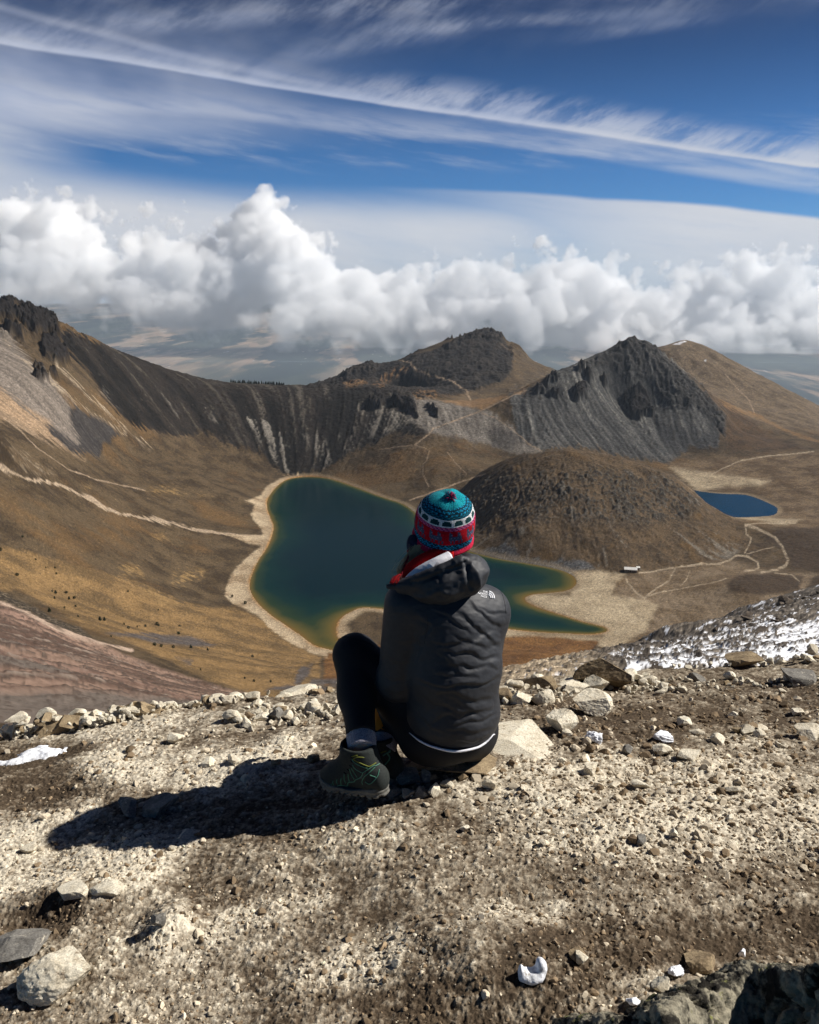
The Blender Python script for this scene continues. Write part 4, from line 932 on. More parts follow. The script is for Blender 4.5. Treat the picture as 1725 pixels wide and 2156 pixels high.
def put_rock(name, p, wpx, hpx, mat, seed, label=None, cat='stone', group=None, sub=3, rot=None, depth=None, sink=.22, flat=0., fn=G0, tilt=.0, cuts=11, rough=.11, smooth=False):
    rim = fn is edge_fn
    if fn is not SG: fn = Gd
    q = hit(p[0], p[1], fn, .9, 4.3 if fn is Gd else 90.)
    if rim:
        for _ in range(3):
            a_, b_, c_ = ray(*p); ye = float(yedge(a_ / b_ * q[1], q[1])) + .03 + .05 * np.sin(seed * 7.7)
            if q[1] > ye: q = np.array([a_ / b_ * ye, ye, CH + c_ / b_ * ye])
        q[2] = min(q[2], float(fn(q[0], q[1])) + .07)
    d = PROJ(q)[2]; k = d / F
    w = wpx * k / 2; h = hpx * k / 2 * .92; dp = (depth if depth else .85) * w
    v, f = rock_shape(seed, sub, cuts, flat, rough); r = np.random.RandomState(seed + 99)
    a = r.uniform(-.5, .5) if rot is None else rot
    ca, sa = np.cos(a), np.sin(a)
    v = v * (w, dp, h) * (1.04, 1, 1)
    if tilt: ct, st_ = np.cos(tilt), np.sin(tilt); v = np.stack([v[:, 0] * ct + v[:, 2] * st_, v[:, 1], -v[:, 0] * st_ + v[:, 2] * ct], 1)
    v = np.stack([v[:, 0] * ca - v[:, 1] * sa, v[:, 0] * sa + v[:, 1] * ca, v[:, 2]], 1)
    c = np.array([q[0], q[1] + dp * (.25 if rim else .7), 0]); c[2] = max(float(fn(c[0], c[1])), q[2] - .012 if fn is Gd else -1e9) + h * (1 - 2 * sink)
    o = mesh_np(name, v, f, mat, smooth=smooth); o.location = c
    tag(o, label, cat, group); return o
def Gd(x, y): return bil(GZG, np.asarray(x, float), np.asarray(y, float), -2.6, .6, .01)
def edge_fn(x, y):
    e = np.asarray(y) - yedge(x, y)
    return G0(x, y) - np.where(e > 0, .5 * e, 0)
def build_stones():
    R = lambda *a, **k: put_rock(*a, **k)
    mid = lambda fn, x0, x1, y0, y1: (fn((x0 + x1) / 2, y1), (x1 - x0) * (.3638 if fn in (A_, B_, G_) else .3968), (y1 - y0) * (.3638 if fn in (A_, B_, G_) else .3968))
    def N(crop, box, mat, seed, label, name='stone', **k):
        p, w, h = mid(crop, *box); return R(name, p, w, h, SM[mat], seed, label, k.pop('cat', 'stone'), **k)
    # --- left ledge
    N(A_, (960,1295,112,250), 'lichen', 11, 'big grey boulder with yellow lichen at the middle of the left rubble row', 'boulder', cat='boulder', sub=5, fn=edge_fn, cuts=8, rot=.2)
    N(A_, (310,475,188,262), 'tan', 12, 'flat tan slab behind the left rubble row', fn=edge_fn, flat=.4)
    N(A_, (475,595,180,262), 'pale', 13, 'tan pointed stone standing behind the dark gap in the left rubble', fn=edge_fn)
    N(A_, (465,605,238,330), 'pale', 14, 'overhanging tan stone with black shadow below in the left rubble', fn=edge_fn, sub=4)
    N(A_, (608,722,236,305), 'pale', 15, 'bright white stone right of the overhanging tan stone', fn=edge_fn, sub=4)
    N(A_, (738,838,238,300), 'pale', 16, 'rounded white stone left of the lichen boulder', fn=edge_fn, sub=4)
    N(A_, (795,935,190,262), 'tan', 17, 'low buff stone leaning behind the lichen boulder', fn=edge_fn)
    N(A_, (1285,1390,160,250), 'pale', 18, 'squarish white stone right of the lichen boulder', fn=edge_fn, sub=4)
    N(A_, (1180,1275,228,285), 'grey', 19, 'small grey stone in front of the lichen boulder', fn=edge_fn)
    N(A_, (1555,1650,152,240), 'grey', 20, 'grey stone tilted up near the knee on the left ledge', fn=edge_fn, sub=4, tilt=.4)
    N(A_, (1470,1520,118,165), 'pale', 21, 'small upright pale stone on the skyline of the left ledge', fn=edge_fn)
    N(A_, (1395,1475,215,290), 'pale', 22, 'white stone with a dark cleft between lichen boulder and knee', fn=edge_fn)
    N(A_, (20,160,262,350), 'tan', 23, 'tan stone at the left frame edge in the rubble row', fn=edge_fn, sub=4)
    N(A_, (140,262,258,348), 'pale', 24, 'split pale slab in the left rubble beside the frame edge', fn=edge_fn, flat=.35)
    N(A_, (160,415,272,392), 'tan', 25, 'broad low buff rock half buried at the left ledge', fn=edge_fn, sub=4, sink=.35)
    N(A_, (966,1060,318,385), 'pale', 26, 'lone white stone with a shadow in front of the left rubble', sub=4)
    N(A_, (660,812,700,800), 'grey', 27, 'pointed grey stone where the head of the shadow falls', sub=4, sink=.2)
    N(A_, (805,1015,708,800), 'grey', 28, 'blunt grey stone inside the upper edge of the shadow', sub=4)
    N(A_, (1012,1145,878,935), 'pale', 29, 'flat pale slab along the lower edge of the shadow', sub=4, flat=.4, sink=.4)
    N(A_, (1155,1245,466,520), 'pale', 30, 'knobbly pale stone above the shadow, left of its pair')
    N(A_, (1300,1392,460,505), 'pale', 31, 'low pale stone above the shadow, right of its pair')
    N(A_, (1568,1625,470,515), 'tan', 32, 'small tan stone left of the boots')
    N(A_, (1390,1445,560,605), 'pale', 33, 'small pale stone touching the upper rim of the shadow')
    N(A_, (450,490,350,405), 'dark', 34, 'little dark upright stone beside the left snow patch')
    N(A_, (112,150,808,838), 'pale', 35, 'single white pebble on dark soil at far left', cat='pebble', name='pebble')
    N(A_, (110,200,975,1020), 'pale', 36, 'pale lump in the crust below the tip of the shadow')
    N(A_, (965,1020,965,1000), 'pale', 37, 'pale stone just below the flat slab at the shadow edge')
    # --- around the boots and the seat
    N(G_, (718,872,542,625), 'grey', 40, 'rounded grey stone shaded under the seat', sub=4)
    N(G_, (905,982,588,695), 'pale', 41, 'upright white stone half lit at the shadow edge by the seat', sub=4, tilt=.15)
    N(G_, (832,912,612,700), 'grey', 42, 'grey angular stone left of the upright white stone')
    N(G_, (758,832,636,702), 'grey', 43, 'small shaded stone behind the boot heel')
    N(G_, (672,762,636,694), 'grey', 44, 'shaded stone touching the boot heel')
    N(G_, (862,932,512,606), 'grey', 45, 'shaded block propping the seat slab')
    N(G_, (1226,1314,566,645), 'pale', 46, 'white block below the slab, right of the upright stone', sub=4)
    N(G_, (980,1060,585,640), 'pale', 47, 'pale rubble stone right of the upright white stone')
    N(G_, (392,442,520,565), 'pale', 48, 'bright stone between the two boots')
    N(G_, (205,285,440,495), 'tan', 49, 'brown stone left of the rear boot')
    N(G_, (1085,1150,560,600), 'tan', 50, 'tan stone under the lip of the seat slab')
    # seat
    N(G_, (785,1310,470,572), 'tan', 51, 'tan rock carrying the seated hiker', 'seat_rock', cat='rock', sub=5, sink=.2, depth=.62, rot=0., flat=.25)
    N(G_, (1135,1690,405,475), 'pale', 52, 'broad flat cream slab right of the seated hiker', 'seat_slab', cat='slab', sub=5, flat=.45, depth=.95, sink=.38, rot=.1, rough=.03)
    # --- right ledge
    N(B_, (325,605,148,385), 'tan', 60, 'tall triangular brown boulder at the right ledge', 'boulder', cat='boulder', sub=5, fn=edge_fn, cuts=7, tilt=-.25)
    N(B_, (335,505,268,392), 'pale', 61, 'pale block leaning on the front of the triangular boulder', sub=4, fn=edge_fn)
    N(B_, (478,545,258,315), 'tan', 62, 'tan wedge on the right shoulder of the triangular boulder', fn=edge_fn)
    N(B_, (525,655,258,335), 'pale', 63, 'cream stone right of the triangular boulder', sub=4, fn=edge_fn)
    N(B_, (655,720,285,330), 'pale', 64, 'small cream stone below the spiky dark rock', fn=edge_fn)
    N(B_, (265,398,340,408), 'pale', 65, 'flat pale slab lying at the foot of the triangular boulder', flat=.4, sub=4)
    N(B_, (205,340,305,378), 'pale', 66, 'pale block left of the triangular boulder', fn=edge_fn)
    N(B_, (5,218,300,372), 'tan', 67, 'long tan rock beside the jacket on the right ledge', sub=4, fn=edge_fn)
    N(B_, (60,200,362,470), 'pale', 68, 'crumbling pale block in front of the long tan rock', sub=4, rough=.12)
    N(B_, (-60,75,372,470), 'pale', 69, 'pale block partly hidden by the jacket', sub=4)
    N(B_, (318,538,392,536), 'pale', 70, 'round cream boulder on the right of the ledge', 'boulder', cat='boulder', sub=5, cuts=9, sink=.1)
    N(B_, (155,332,472,628), 'pale', 71, 'angular cream boulder nearest the jacket', 'boulder', cat='boulder', sub=5, cuts=8, sink=.1, tilt=.2)
    N(B_, (705,835,222,305), 'dark', 72, 'spiky dark rock in front of the snow', sub=4, fn=edge_fn, rough=.2)
    N(B_, (975,1072,250,335), 'grey', 73, 'grey stone at the foot of the snow slope', fn=edge_fn)
    N(B_, (1185,1395,225,312), 'tan', 74, 'low tan mound of rock below the snow', sub=4, fn=edge_fn)
    N(B_, (1450,1525,258,318), 'pale', 75, 'pale stone between the tan mound and the grey rock below the snow', fn=edge_fn)
    N(B_, (1515,1740,245,345), 'grey', 76, 'grey rock at the right frame edge below the snow', sub=4, fn=edge_fn)
    N(B_, (700,790,288,345), 'pale', 77, 'cream stone right under the spiky dark rock', fn=edge_fn)
    N(B_, (940,1000,290,340), 'pale', 78, 'small cream stone left of the grey stone below the snow', fn=edge_fn)
    N(B_, (1495,1540,370,408), 'pale', 79, 'small square pale stone alone on the right soil')
    N(B_, (902,992,542,592), 'pale', 80, 'pale stone in the middle of the right soil')
    N(B_, (1578,1642,488,532), 'pale', 81, 'pale stone near the right frame edge above the biggest one')
    N(B_, (1615,1760,572,675), 'pale', 82, 'large pale boulder cut by the right frame edge', 'boulder', cat='boulder', sub=4)
    N(B_, (1108,1205,632,700), 'pale', 83, 'pale stone at the left end of the right stone cluster', sub=4)
    N(B_, (1268,1352,572,645), 'pale', 84, 'highest pale stone of the right stone cluster', sub=4)
    N(B_, (1225,1285,590,640), 'tan', 85, 'tan stone tucked left of the highest cluster stone')
    N(B_, (1350,1420,615,660), 'pale', 86, 'pale stone at the right end of the right stone cluster')
    N(B_, (590,655,686,765), 'grey', 87, 'upright pointed stone right of the cream slab', sub=4)
    N(B_, (912,1062,718,795), 'pale', 88, 'wedge-shaped cream stone below the second snow lump', sub=4)
    N(B_, (772,885,703,768), 'pale', 89, 'ribbed pale stone left of the wedge-shaped stone', sub=4, rough=.12)
    N(B_, (1082,1142,988,1035), 'pale', 90, 'pale stone low on the right gravel')
    N(B_, (1198,1278,932,990), 'pale', 91, 'rounded pale stone on the right gravel')
    N(B_, (985,1062,608,650), 'pale', 92, 'flattish pale stone above the wedge-shaped stone')
    N(B_, (642,745,903,962), 'pale', 93, 'knobbly pale stone on the gravel below the slab')
    N(B_, (880,930,900,945), 'pale', 94, 'pale upright stone on the gravel, right of the knobbly one')
    N(B_, (1205,1262,505,550), 'pale', 95, 'double pale stone on the right soil')
    # --- foreground
    N(D_, (-160,200,655,812), 'grey', 100, 'flat grey-white rock cut by the left frame edge', 'boulder', cat='boulder', sub=5, sink=.3)
    N(D_, (70,430,770,1000), 'pale', 101, 'large cream rock with an overhang in the lower left', 'boulder', cat='boulder', sub=5, sink=.18, cuts=9)
    N(D_, (290,470,395,470), 'pale', 102, 'buried white slab left of the mound in the lower left', sub=4, sink=.4, flat=.3)
    N(D_, (470,640,368,440), 'pale', 103, 'buried white slab behind its neighbour in the lower left', sub=4, sink=.42, flat=.3)
    N(D_, (800,880,525,620), 'grey', 104, 'dark-sided pointed stone of the mound in the lower left', sub=4)
    N(F_, (1015,1215,730,848), 'tan', 105, 'tan stone with a flat top behind the dark foreground boulder', sub=4)
    N(F_, (748,822,122,172), 'grey', 106, 'small grey stone on the right gravel, above the brown patch')
    N(F_, (935,978,76,135), 'pale', 107, 'upright pale stone on the right gravel, above the brown patch')
    N(F_, (840,935,862,955), 'pale', 108, 'translucent whitish lump left of the dark foreground boulder', sub=4)
    N(F_, (430,500,745,815), 'pale', 109, 'pale clod right of the crescent snow lump')
    N(F_, (1230,1285,5,40), 'pale', 110, 'pale stone at the top of the right gravel')
    N(E_, (60,90,300,330) if False else (1150,1200,60,100), 'pale', 111, 'pointed white stone on the brown soil below the seat')
    N(E_, (1570,1625,135,180), 'pale', 112, 'pale stone on the gravel right of the pointed white one')
    N(E_, (940,980,715,750), 'pale', 113, 'white pebble left of the mound with the crest', cat='pebble', name='pebble')
    N(E_, (780,835,785,825), 'pale', 114, 'white stone in the crust left of the mound with the crest')
    # --- snow
    N(B_, (378,482,618,698), 'snow', 120, 'left snow lump right of the cream slab', 'snow_lump', cat='snow', sub=5, smooth=True, rough=.32)
    N(B_, (775,885,622,692), 'snow', 121, 'right snow lump on the dark soil', 'snow_lump', cat='snow', sub=5, smooth=True, rough=.32)
    N(F_, (930,1018,812,885), 'snow', 122, 'snow lump touching the dark foreground boulder', 'snow_lump', cat='snow', sub=5, smooth=True, rough=.32)
    N(F_, (700,785,965,1040), 'snow', 123, 'lowest snow lump left of the dark foreground boulder', 'snow_lump', cat='snow', sub=5, smooth=True, rough=.32)
    N(F_, (1295,1345,722,765), 'snow', 124, 'bit of snow on top of the dark foreground boulder', 'snow_lump', cat='snow', sub=4, smooth=True)
    # crescent lump
    q = hit(*E_(1535, 925), Gd, .9, 4.); k = PROJ(q)[2] / F * .3968
    fn = lambda p: smin(smin(sd_ell(p, q + np.array([0, .02, 22 * k]), (70 * k, 55 * k, 34 * k)), sd_ell(p, q + np.array([52 * k, .03, 62 * k]), (30 * k, 40 * k, 52 * k)), .012), sd_ell(p, q + np.array([-60 * k, .02, 52 * k]), (16 * k, 24 * k, 40 * k)), .012) + .007 * fbm3(p * 55, 4, .6)
    v, f = surface_nets(fn, q - .14, q + .14, .004)
    o = mesh_np('snow_lump', v - q, f, SM['snow']); o.location = q; tag(o, 'crescent-shaped snow lump on the mound in the foreground', 'snow')
    # streak of old snow at the left
    pts = [A_(*p) for p in ((-40,480),(60,470),(130,430),(210,395),(285,388),(330,405),(385,392),(390,410),(330,440),(240,462),(130,490),(40,505),(-40,512))]
    qs = np.array([hit(*p) for p in smooth_poly(pts, 4, True)])
    lo, hi = qs.min(0) - .05, qs.max(0) + .05
    x, y = np.meshgrid(np.arange(lo[0], hi[0], .006), np.arange(lo[1], hi[1], .006))
    sd = poly_sd(x.astype(np.float32), y.astype(np.float32), qs[:, :2]) + .045 * fbm2(x * 14, y * 22, 5, .6)
    zz = Gd(x, y) + .003 + .010 * ss(.0, -.04, sd) + .008 * fbm2(x * 30, y * 30, 4) - .06 * ss(-.012, .02, sd)
    f = grid_faces(*x.shape); f = f[(sd.ravel()[f] < .03).all(1)]
    o = mesh_np('snow_patch', np.stack([x, y, zz], -1).reshape(-1, 3), f, SM['snow']); tag(o, 'thin streak of old snow on dark soil at the left ledge', 'snow')
    # --- rubble along the edge
    r = np.random.RandomState(21); n = 0
    lab = 'small broken pale stone in the rubble along the rim of the ledge'
    while n < 190:
        px = r.uniform(-120, 1850) if r.uniform() > .35 else r.uniform(-120, 700)
        if 700 < px < 1050: continue
        ye = np.interp(px, [-100, 0, 200, 400, 690, 1060, 1300, 1725, 1850], [1552, 1547, 1536, 1526, 1500, 1470, 1452, 1428, 1422]) - r.uniform(-.15, 1) ** 1 * (42 if px < 700 else 26)
        w = np.exp(r.normal(3.1, .42)) if px < 1100 else np.exp(r.normal(2.9, .45))
        R('stone', (px, ye), w, w * r.uniform(.5, .85), SM[r.choice(['pale', 'pale', 'pale', 'pale', 'pale', 'tan'])], 300 + n, lab, 'stone', 'broken stones along the rim of the ledge', fn=edge_fn, sub=3, cuts=9, sink=r.uniform(.05, .28)); n += 1
    V, Fc, off = [], [], 0
    for n in range(620):
        px = r.uniform(-150, 720) if r.uniform() < .6 else r.uniform(1040, 1880)
        py = np.interp(px, [-100, 0, 200, 400, 690, 1060, 1300, 1725, 1850], [1560, 1555, 1544, 1534, 1508, 1476, 1458, 1434, 1428]) - r.uniform(-.4, 1) * (46 if px < 720 else 24)
        q = hit(px, py, Gd, .9, 4.3); a_, b_, c_ = ray(px, py); ye = float(yedge(a_ / b_ * q[1], q[1])) + r.uniform(-.04, .05)
        if q[1] > ye: q = np.array([a_ / b_ * ye, ye, float(Gd(a_ / b_ * ye, ye)) + r.uniform(0, .03)])
        v, f = rock_shape(2500 + n % 60, 2, 9, 0, .1); w = np.exp(r.normal(2.25, .35)) * PROJ(q)[2] / F / 2
        V.append(v * w * r.uniform(.6, 1.15, 3) + q + np.array([0, 0, .35 * w])); Fc.append(f + off); off += len(v)
    o = mesh_np('rubble', np.concatenate(V), np.concatenate(Fc), SM['pale'], smooth=False); tag(o, 'fine pale rubble along the rim of the ledge', 'rubble', kind='stuff')
    lab = 'small pale stone scattered on the gravel right of the hiker'
    for n in range(20):
        px, py = r.uniform(1080, 1800), r.uniform(1520, 1730) if n < 14 else r.uniform(1600, 1900)
        w = np.exp(r.normal(2.55, .4))
        R('stone', (px, py), w, w * r.uniform(.5, .9), SM[r.choice(['pale', 'pale', 'tan'])], 500 + n, lab, 'stone', 'small stones on the gravel right of the hiker', sub=2, sink=r.uniform(.15, .35))
    lab = 'small pale stone lying on the crusted soil in the foreground'
    for n in range(10):
        px, py = r.uniform(-60, 1250), r.uniform(1560, 2120)
        if 150 < px < 840 and 1600 < py < 1770: continue
        w = np.exp(r.normal(2.5, .35))
        R('stone', (px, py), w, w * r.uniform(.5, .9), SM[r.choice(['pale', 'pale', 'tan'])], 700 + n, lab, 'stone', 'small stones on the crusted soil', sub=2, sink=r.uniform(.2, .4))
def build_gravel(N=24000):
    r = np.random.RandomState(33)
    protos = [rock_shape(900 + k, 1, 7, 0, 0) for k in range(8)]; protos2 = [rock_shape(950 + k, 2, 9, 0, .05) for k in range(8)]
    px = r.uniform(-250, 1975, N * 2); py = 1440 + (2300 - 1440) * r.uniform(0, 1, N * 2) ** 1.05
    q = hit(px, py); keep = (q[:, 1] < yedge(q[:, 0], q[:, 1]) + .02) & (q[:, 1] > .9)
    w1 = fbm2(q[:, 0] * 5, q[:, 1] * 5, 4, .6); pale, dark = ground_masks(px + 45 * w1, py + 28 * w1)
    right = ss(950, 1200, px) * ss(1950, 1700, py)
    prob = .25 + .7 * pale + .35 * right - .15 * dark + .4 * fbm2(q[:, 0] * 3, q[:, 1] * 3, 3)
    keep &= r.uniform(size=N * 2) < prob
    px, py, q, pale, dark = px[keep][:N], py[keep][:N], q[keep][:N], pale[keep][:N], dark[keep][:N]
    n = len(px); k = PROJ(q)[2] / F
    wpx = np.exp(r.normal(1.25, .60, n)) * (1 + .25 * ss(1000, 1300, px)); wpx = np.minimum(wpx, 22)
    w = wpx * k / 2
    V, Fc, Cc = [], [], []; off = 0
    cp = np.where(r.uniform(size=n)[:, None] < (.35 + .5 * pale - .3 * dark)[:, None], C(208, 194, 170), C(140, 121, 97)) * np.exp(.2 * r.normal(size=n))[:, None] * GK
    for i in range(n):
        v, f = (protos2 if wpx[i] > 6.5 else protos)[r.randint(8)]
        a = r.uniform(0, 6.28); s = w[i] * r.uniform(.75, 1.25, 3); s[2] *= .8
        vv = v * s; ca, sa = np.cos(a), np.sin(a)
        vv = np.stack([vv[:, 0] * ca - vv[:, 1] * sa, vv[:, 0] * sa + vv[:, 1] * ca, vv[:, 2]], 1) + (q[i, 0], q[i, 1], 0)
        V.append(vv); Fc.append(f + off); off += len(v); Cc.append(np.repeat(cp[i][None], len(v), 0))
    V = np.concatenate(V); cnt = [len(c) for c in Cc]
    gz = bil(GZG, np.repeat(q[:, 0], cnt), np.repeat(q[:, 1], cnt), -2.6, .6, .01)
    V[:, 2] += gz + np.repeat(w * .12, cnt)
    mat = vcol_material('gravel', .95, .1, nscale=220., namp=.25)
    o = mesh_np('gravel', V, np.concatenate(Fc), mat, smooth=False, cols=np.clip(np.concatenate(Cc), .003, .85)); tag(o, 'loose pale gravel over the ledge', 'gravel', kind='stuff')
def build_boulder():
    pts = np.array([(1120,2200),(1191,2160),(1231,2140),(1286,2134),(1350,2131),(1374,2098),(1433,2060),(1509,2038),(1568,2012),(1628,2018),(1707,2014),(1740,2006),(1850,1995),(2000,2020),(2200,2100),(2400,2250)], float)
    cr = smooth_poly(PY(pts[:, 0] + 25, pts[:, 1] + 44, .92 + .06 * np.sin(np.arange(len(pts)))), 30)
    n = len(cr); T = np.linspace(-1, 1, 280); V = np.zeros((280, n, 3))
    gz = -.06
    for i, t in enumerate(T):
        if t < 0: k = -t; y = cr[:, 1] + .40 * k ** .9; z = cr[:, 2] - (cr[:, 2] - gz) * k ** 1.25
        else: k = t; y = cr[:, 1] - .42 * (k + .2 * np.sin(k * 9) * k * (1 - k)); z = cr[:, 2] - (cr[:, 2] - gz) * (k ** 1.15)
        V[i] = np.stack([cr[:, 0], y, z], -1)
    f = grid_faces(280, n)[:, ::-1]; v = V.reshape(-1, 3)
    nn = vnormals(v, f); d = .022 * fbm3(v * 7, 6, .62) + .010 * (1 - 2.4 * np.abs(fbm3(v * 11, 5, .6))) - .02 * ss(.06, .0, np.abs(fbm3(v * (5, 9, 5) + 4, 4, .6))) + .006 * fbm3(v * 60, 4, .7)
    v = v - nn * 0 + nn * d[:, None] * (1 if nn[len(nn) // 2, 2] > 0 else -1)
    c = v.mean(0); o = mesh_np('boulder', v - c, f, SM['boulder']); o.location = c
    tag(o, 'dark lichen-spotted boulder filling the lower right corner', 'boulder')
# ------------------------------------------------------------------ snowy scree slope on the right
sctl = []
def sp(*pts): a = np.array(pts, float); sctl.extend(PY(a[:, 0], a[:, 1], a[:, 2]))
sp((1725,1245,55),(1900,1200,72),(2300,1090,90),(1550,1285,42),(1400,1322,30),(1250,1372,19),(1150,1400,14),(1060,1422,11),(980,1440,9),(900,1458,7))
sp((1725,1325,16),(1725,1385,6),(1725,1402,4.4),(1560,1340,14),(1560,1395,5.5),(1400,1372,10),(1400,1405,5.2),(1250,1405,8),(1250,1425,5),(1100,1435,6.5),(1080,1445,4.6),(1900,1370,7),(1900,1300,20),(2300,1330,8),(2300,1220,24),(900,1475,4.8))
sp((1725,1300,75),(1900,1280,95),(1550,1345,58),(1400,1385,42),(1250,1440,28),(1060,1480,18),(900,1520,12),(2300,1200,120))
for x, y in ((.3,4.3),(1,4.4),(1.7,4.6),(2.4,4.7),(3.2,4.9)): sctl.append(np.array((x, y, float(edge_fn(x, y)) - .12)))
sev = rbf_fit(np.array(sctl) * (10, 10, 1))
def SG(x, y): return sev(np.atleast_1d(np.asarray(x, float)) * 10, np.atleast_1d(np.asarray(y, float)) * 10).reshape(np.shape(x))
SNOWP = c8((600,790),(860,740),(1020,690),(1150,655),(1300,610),(1450,570),(1600,585),(1900,540),(1900,880),(1600,850),(1400,835),(1100,845),(880,835),(760,845))
def build_scree():
    nc, nr = 620, 430
    cu = np.linspace(.04, .95, nc); yr = np.geomspace(3.75, 90, nr); Y, U = np.meshgrid(yr, cu, indexing='ij'); X = U * Y
    z = SG(X, Y); px, py, _ = PROJ(np.stack([X, Y, z], -1))
    u = np.log(Y) * 9; w = U * 30
    nb = fbm2(w * 1.2 + u * .35, u * 2.2, 5, .6); ng = fbm2(w * 3.5 + u, u * 5, 4, .6)
    s = in_poly((px + 25 * nb).astype(np.float32), (py + 10 * ng).astype(np.float32), SNOWP, 16)
    big = in_poly((px + 14 * nb).astype(np.float32), (py + 5 * nb).astype(np.float32), c8((1500,690),(1640,600),(1900,560),(1900,880),(1640,820),(1420,800)), 12)
    sn = ss(.0, .10, nb * 1.15 + ng * 1.4 + .50 * s - .42 + .26 * big) * ss(.02, .2, s + .18)
    sn = np.maximum(sn, ss(.62, .8, nb + ng) * ss(1200, 1290, px) * .9)
    rk = fbm2(X * 1.3, Y * 1.3, 5, .62, kind=1); rk2 = fbm2(X * 4, Y * 4, 4, .6)
    z = z + (1 - sn) * (rk * .16 * np.clip(Y / 10, .2, 1.2) + rk2 * .05) + sn * .07 * np.clip(Y / 10, .3, 1.5)
    L = lambda a, b, t: a + (b - a) * t[..., None]
    br = ss(1330, 1150, px)
    col = L(L(C(122, 113, 101), C(72, 65, 58), ss(-.2, .4, rk2 + rk * .4)), L(C(168, 152, 128), C(112, 97, 78), ss(-.2, .4, rk2)), br)
    col *= np.exp(.3 * rng.normal(size=X.shape))[..., None] * 1.0
    col = L(col, np.array([.84, .85, .88], np.float32), sn)
    mat = vcol_material('snowy_scree', .9, .2, nscale=9., namp=.15, bump=.3, bscale=14., bdist=.04)
    o = mesh_np('scree_slope', np.stack([X, Y, z], -1).reshape(-1, 3), grid_faces(nr, nc), mat, cols=np.clip(col, .003, .9).reshape(-1, 3))
    tag(o, 'dark rubble slope streaked with snow on the right', 'slope', kind='structure')
    r = np.random.RandomState(44); lab = 'thin dark slab lying on the snow-streaked rubble slope'
    sl = []
    def slab(wpx, seed, p, big_=False):
        q = hit(p[0], p[1], SG, 3.8, 90.); k = PROJ(q)[2] / F; w = wpx * k / 2
        v, f = rock_shape(seed, 2, 8, .45, .03); v = v * (w, w * r.uniform(.5, .9), w * r.uniform(.2, .45))
        e = Matrix.Rotation(r.uniform(0, 6.28), 3, 'Z') @ Matrix.Rotation(r.uniform(-.5, .6), 3, 'Y') @ Matrix.Rotation(r.uniform(-.6, .2), 3, 'X')
        return (v @ np.array(e).T), f, q + np.array([0, 0, .3 * w])
    def place():
        while True:
            px = r.uniform(1060, 1780); top = np.interp(px, [1060, 1250, 1400, 1550, 1725, 1800], [1424, 1374, 1324, 1288, 1247, 1230]); py = top + (1412 - top) * r.uniform(0, 1) ** 1.3
            nbig = in_poly(np.array([px], np.float32), np.array([py], np.float32), c8((1500,690),(1640,600),(1900,560),(1900,880),(1640,820),(1420,800)), 8)[0]
            if r.uniform() < nbig * .85: continue
            return px, py + 2
    for n in range(125):
        v, f, c = slab(np.exp(r.normal(3.0, .36)), 1200 + n, place())
        o = mesh_np('slab', v, f, SM['dark'], smooth=False); o.location = c; tag(o, lab, 'slab', 'dark slabs on the snowy slope')
    v, f, c = slab(68, 1400, c8((1390, 662))[0]); o = mesh_np('slab', v, f, SM['dark'], smooth=False); o.location = c; tag(o, 'longest dark slab jutting from the snow on the right slope', 'slab')
    V, Fc, off = [], [], 0
    for n in range(3000):
        v, f, c = slab(np.exp(r.normal(2.1, .42)), 1500 + n % 40, place()); V.append(v + c); Fc.append(f + off); off += len(v)
    o = mesh_np('rubble', np.concatenate(V), np.concatenate(Fc), SM['dark'], smooth=False); tag(o, 'fine dark rubble over the snowy slope', 'rubble', kind='stuff')
mats()
if 'near' not in SKIP:
    gX, gY, gZ = build_ground()
    # regular lookup of the displaced ground
    hx = np.arange(-2.6, 2.6, .01); hy = np.arange(.6, 4.6, .01); HXX, HYY = np.meshgrid(hx, hy)
    _yr = gY[:, 0]; _ri = np.interp(HYY, _yr, np.arange(len(_yr))); _ci = (HXX / np.maximum(HYY, 1.15) + .86) / 1.72 * (gX.shape[1] - 1)
    _i = np.clip(_ri.round().astype(int), 0, gX.shape[0] - 1); _j = np.clip(_ci.round().astype(int), 0, gX.shape[1] - 1); GZG = gZ[_i, _j]
    build_stones(); build_gravel(); build_boulder(); build_scree()
# ------------------------------------------------------------------ the hiker
J = lambda px, py, Y: PY(px, py, Y - (.07 if py < 1262 else 0.))
Hx = lambda x, y: (627.5 + .3308 * x, 998.3 + .3308 * y)
def tube(path, r, n=8, cap=True):
    P = np.asarray(path, float); m = len(P); r = np.broadcast_to(np.asarray(r, float), (m,))
    T = np.gradient(P, axis=0); T /= np.linalg.norm(T, axis=1)[:, None] + 1e-12
    u = np.cross(T[0], (0, 0, 1.)); u = u if np.linalg.norm(u) > 1e-3 else np.array([1., 0, 0]); V = []
    for i in range(m):
        u = u - T[i] * (u @ T[i]); u /= np.linalg.norm(u) + 1e-12; w = np.cross(T[i], u)
        a = np.linspace(0, 2 * np.pi, n, endpoint=False); V.append(P[i] + r[i] * (np.cos(a)[:, None] * u + np.sin(a)[:, None] * w))
    V = np.concatenate(V); f = grid_faces(m, n, True)
    if cap:
        V = np.concatenate([V, P[:1], P[-1:]]); a = np.arange(n); b = (a + 1) % n
        f = np.concatenate([f, np.stack([a * 0 + m * n, b, a, a], 1)[:, [0, 1, 2, 2]], np.stack([a * 0 + m * n + 1, (m - 1) * n + a, (m - 1) * n + b, (m - 1) * n + b], 1)])
    return V, f
def join(parts):
    V, Fc, o = [], [], 0
    for v, f in parts: V.append(v); Fc.append(f + o); o += len(v)
    return np.concatenate(V), np.concatenate(Fc)
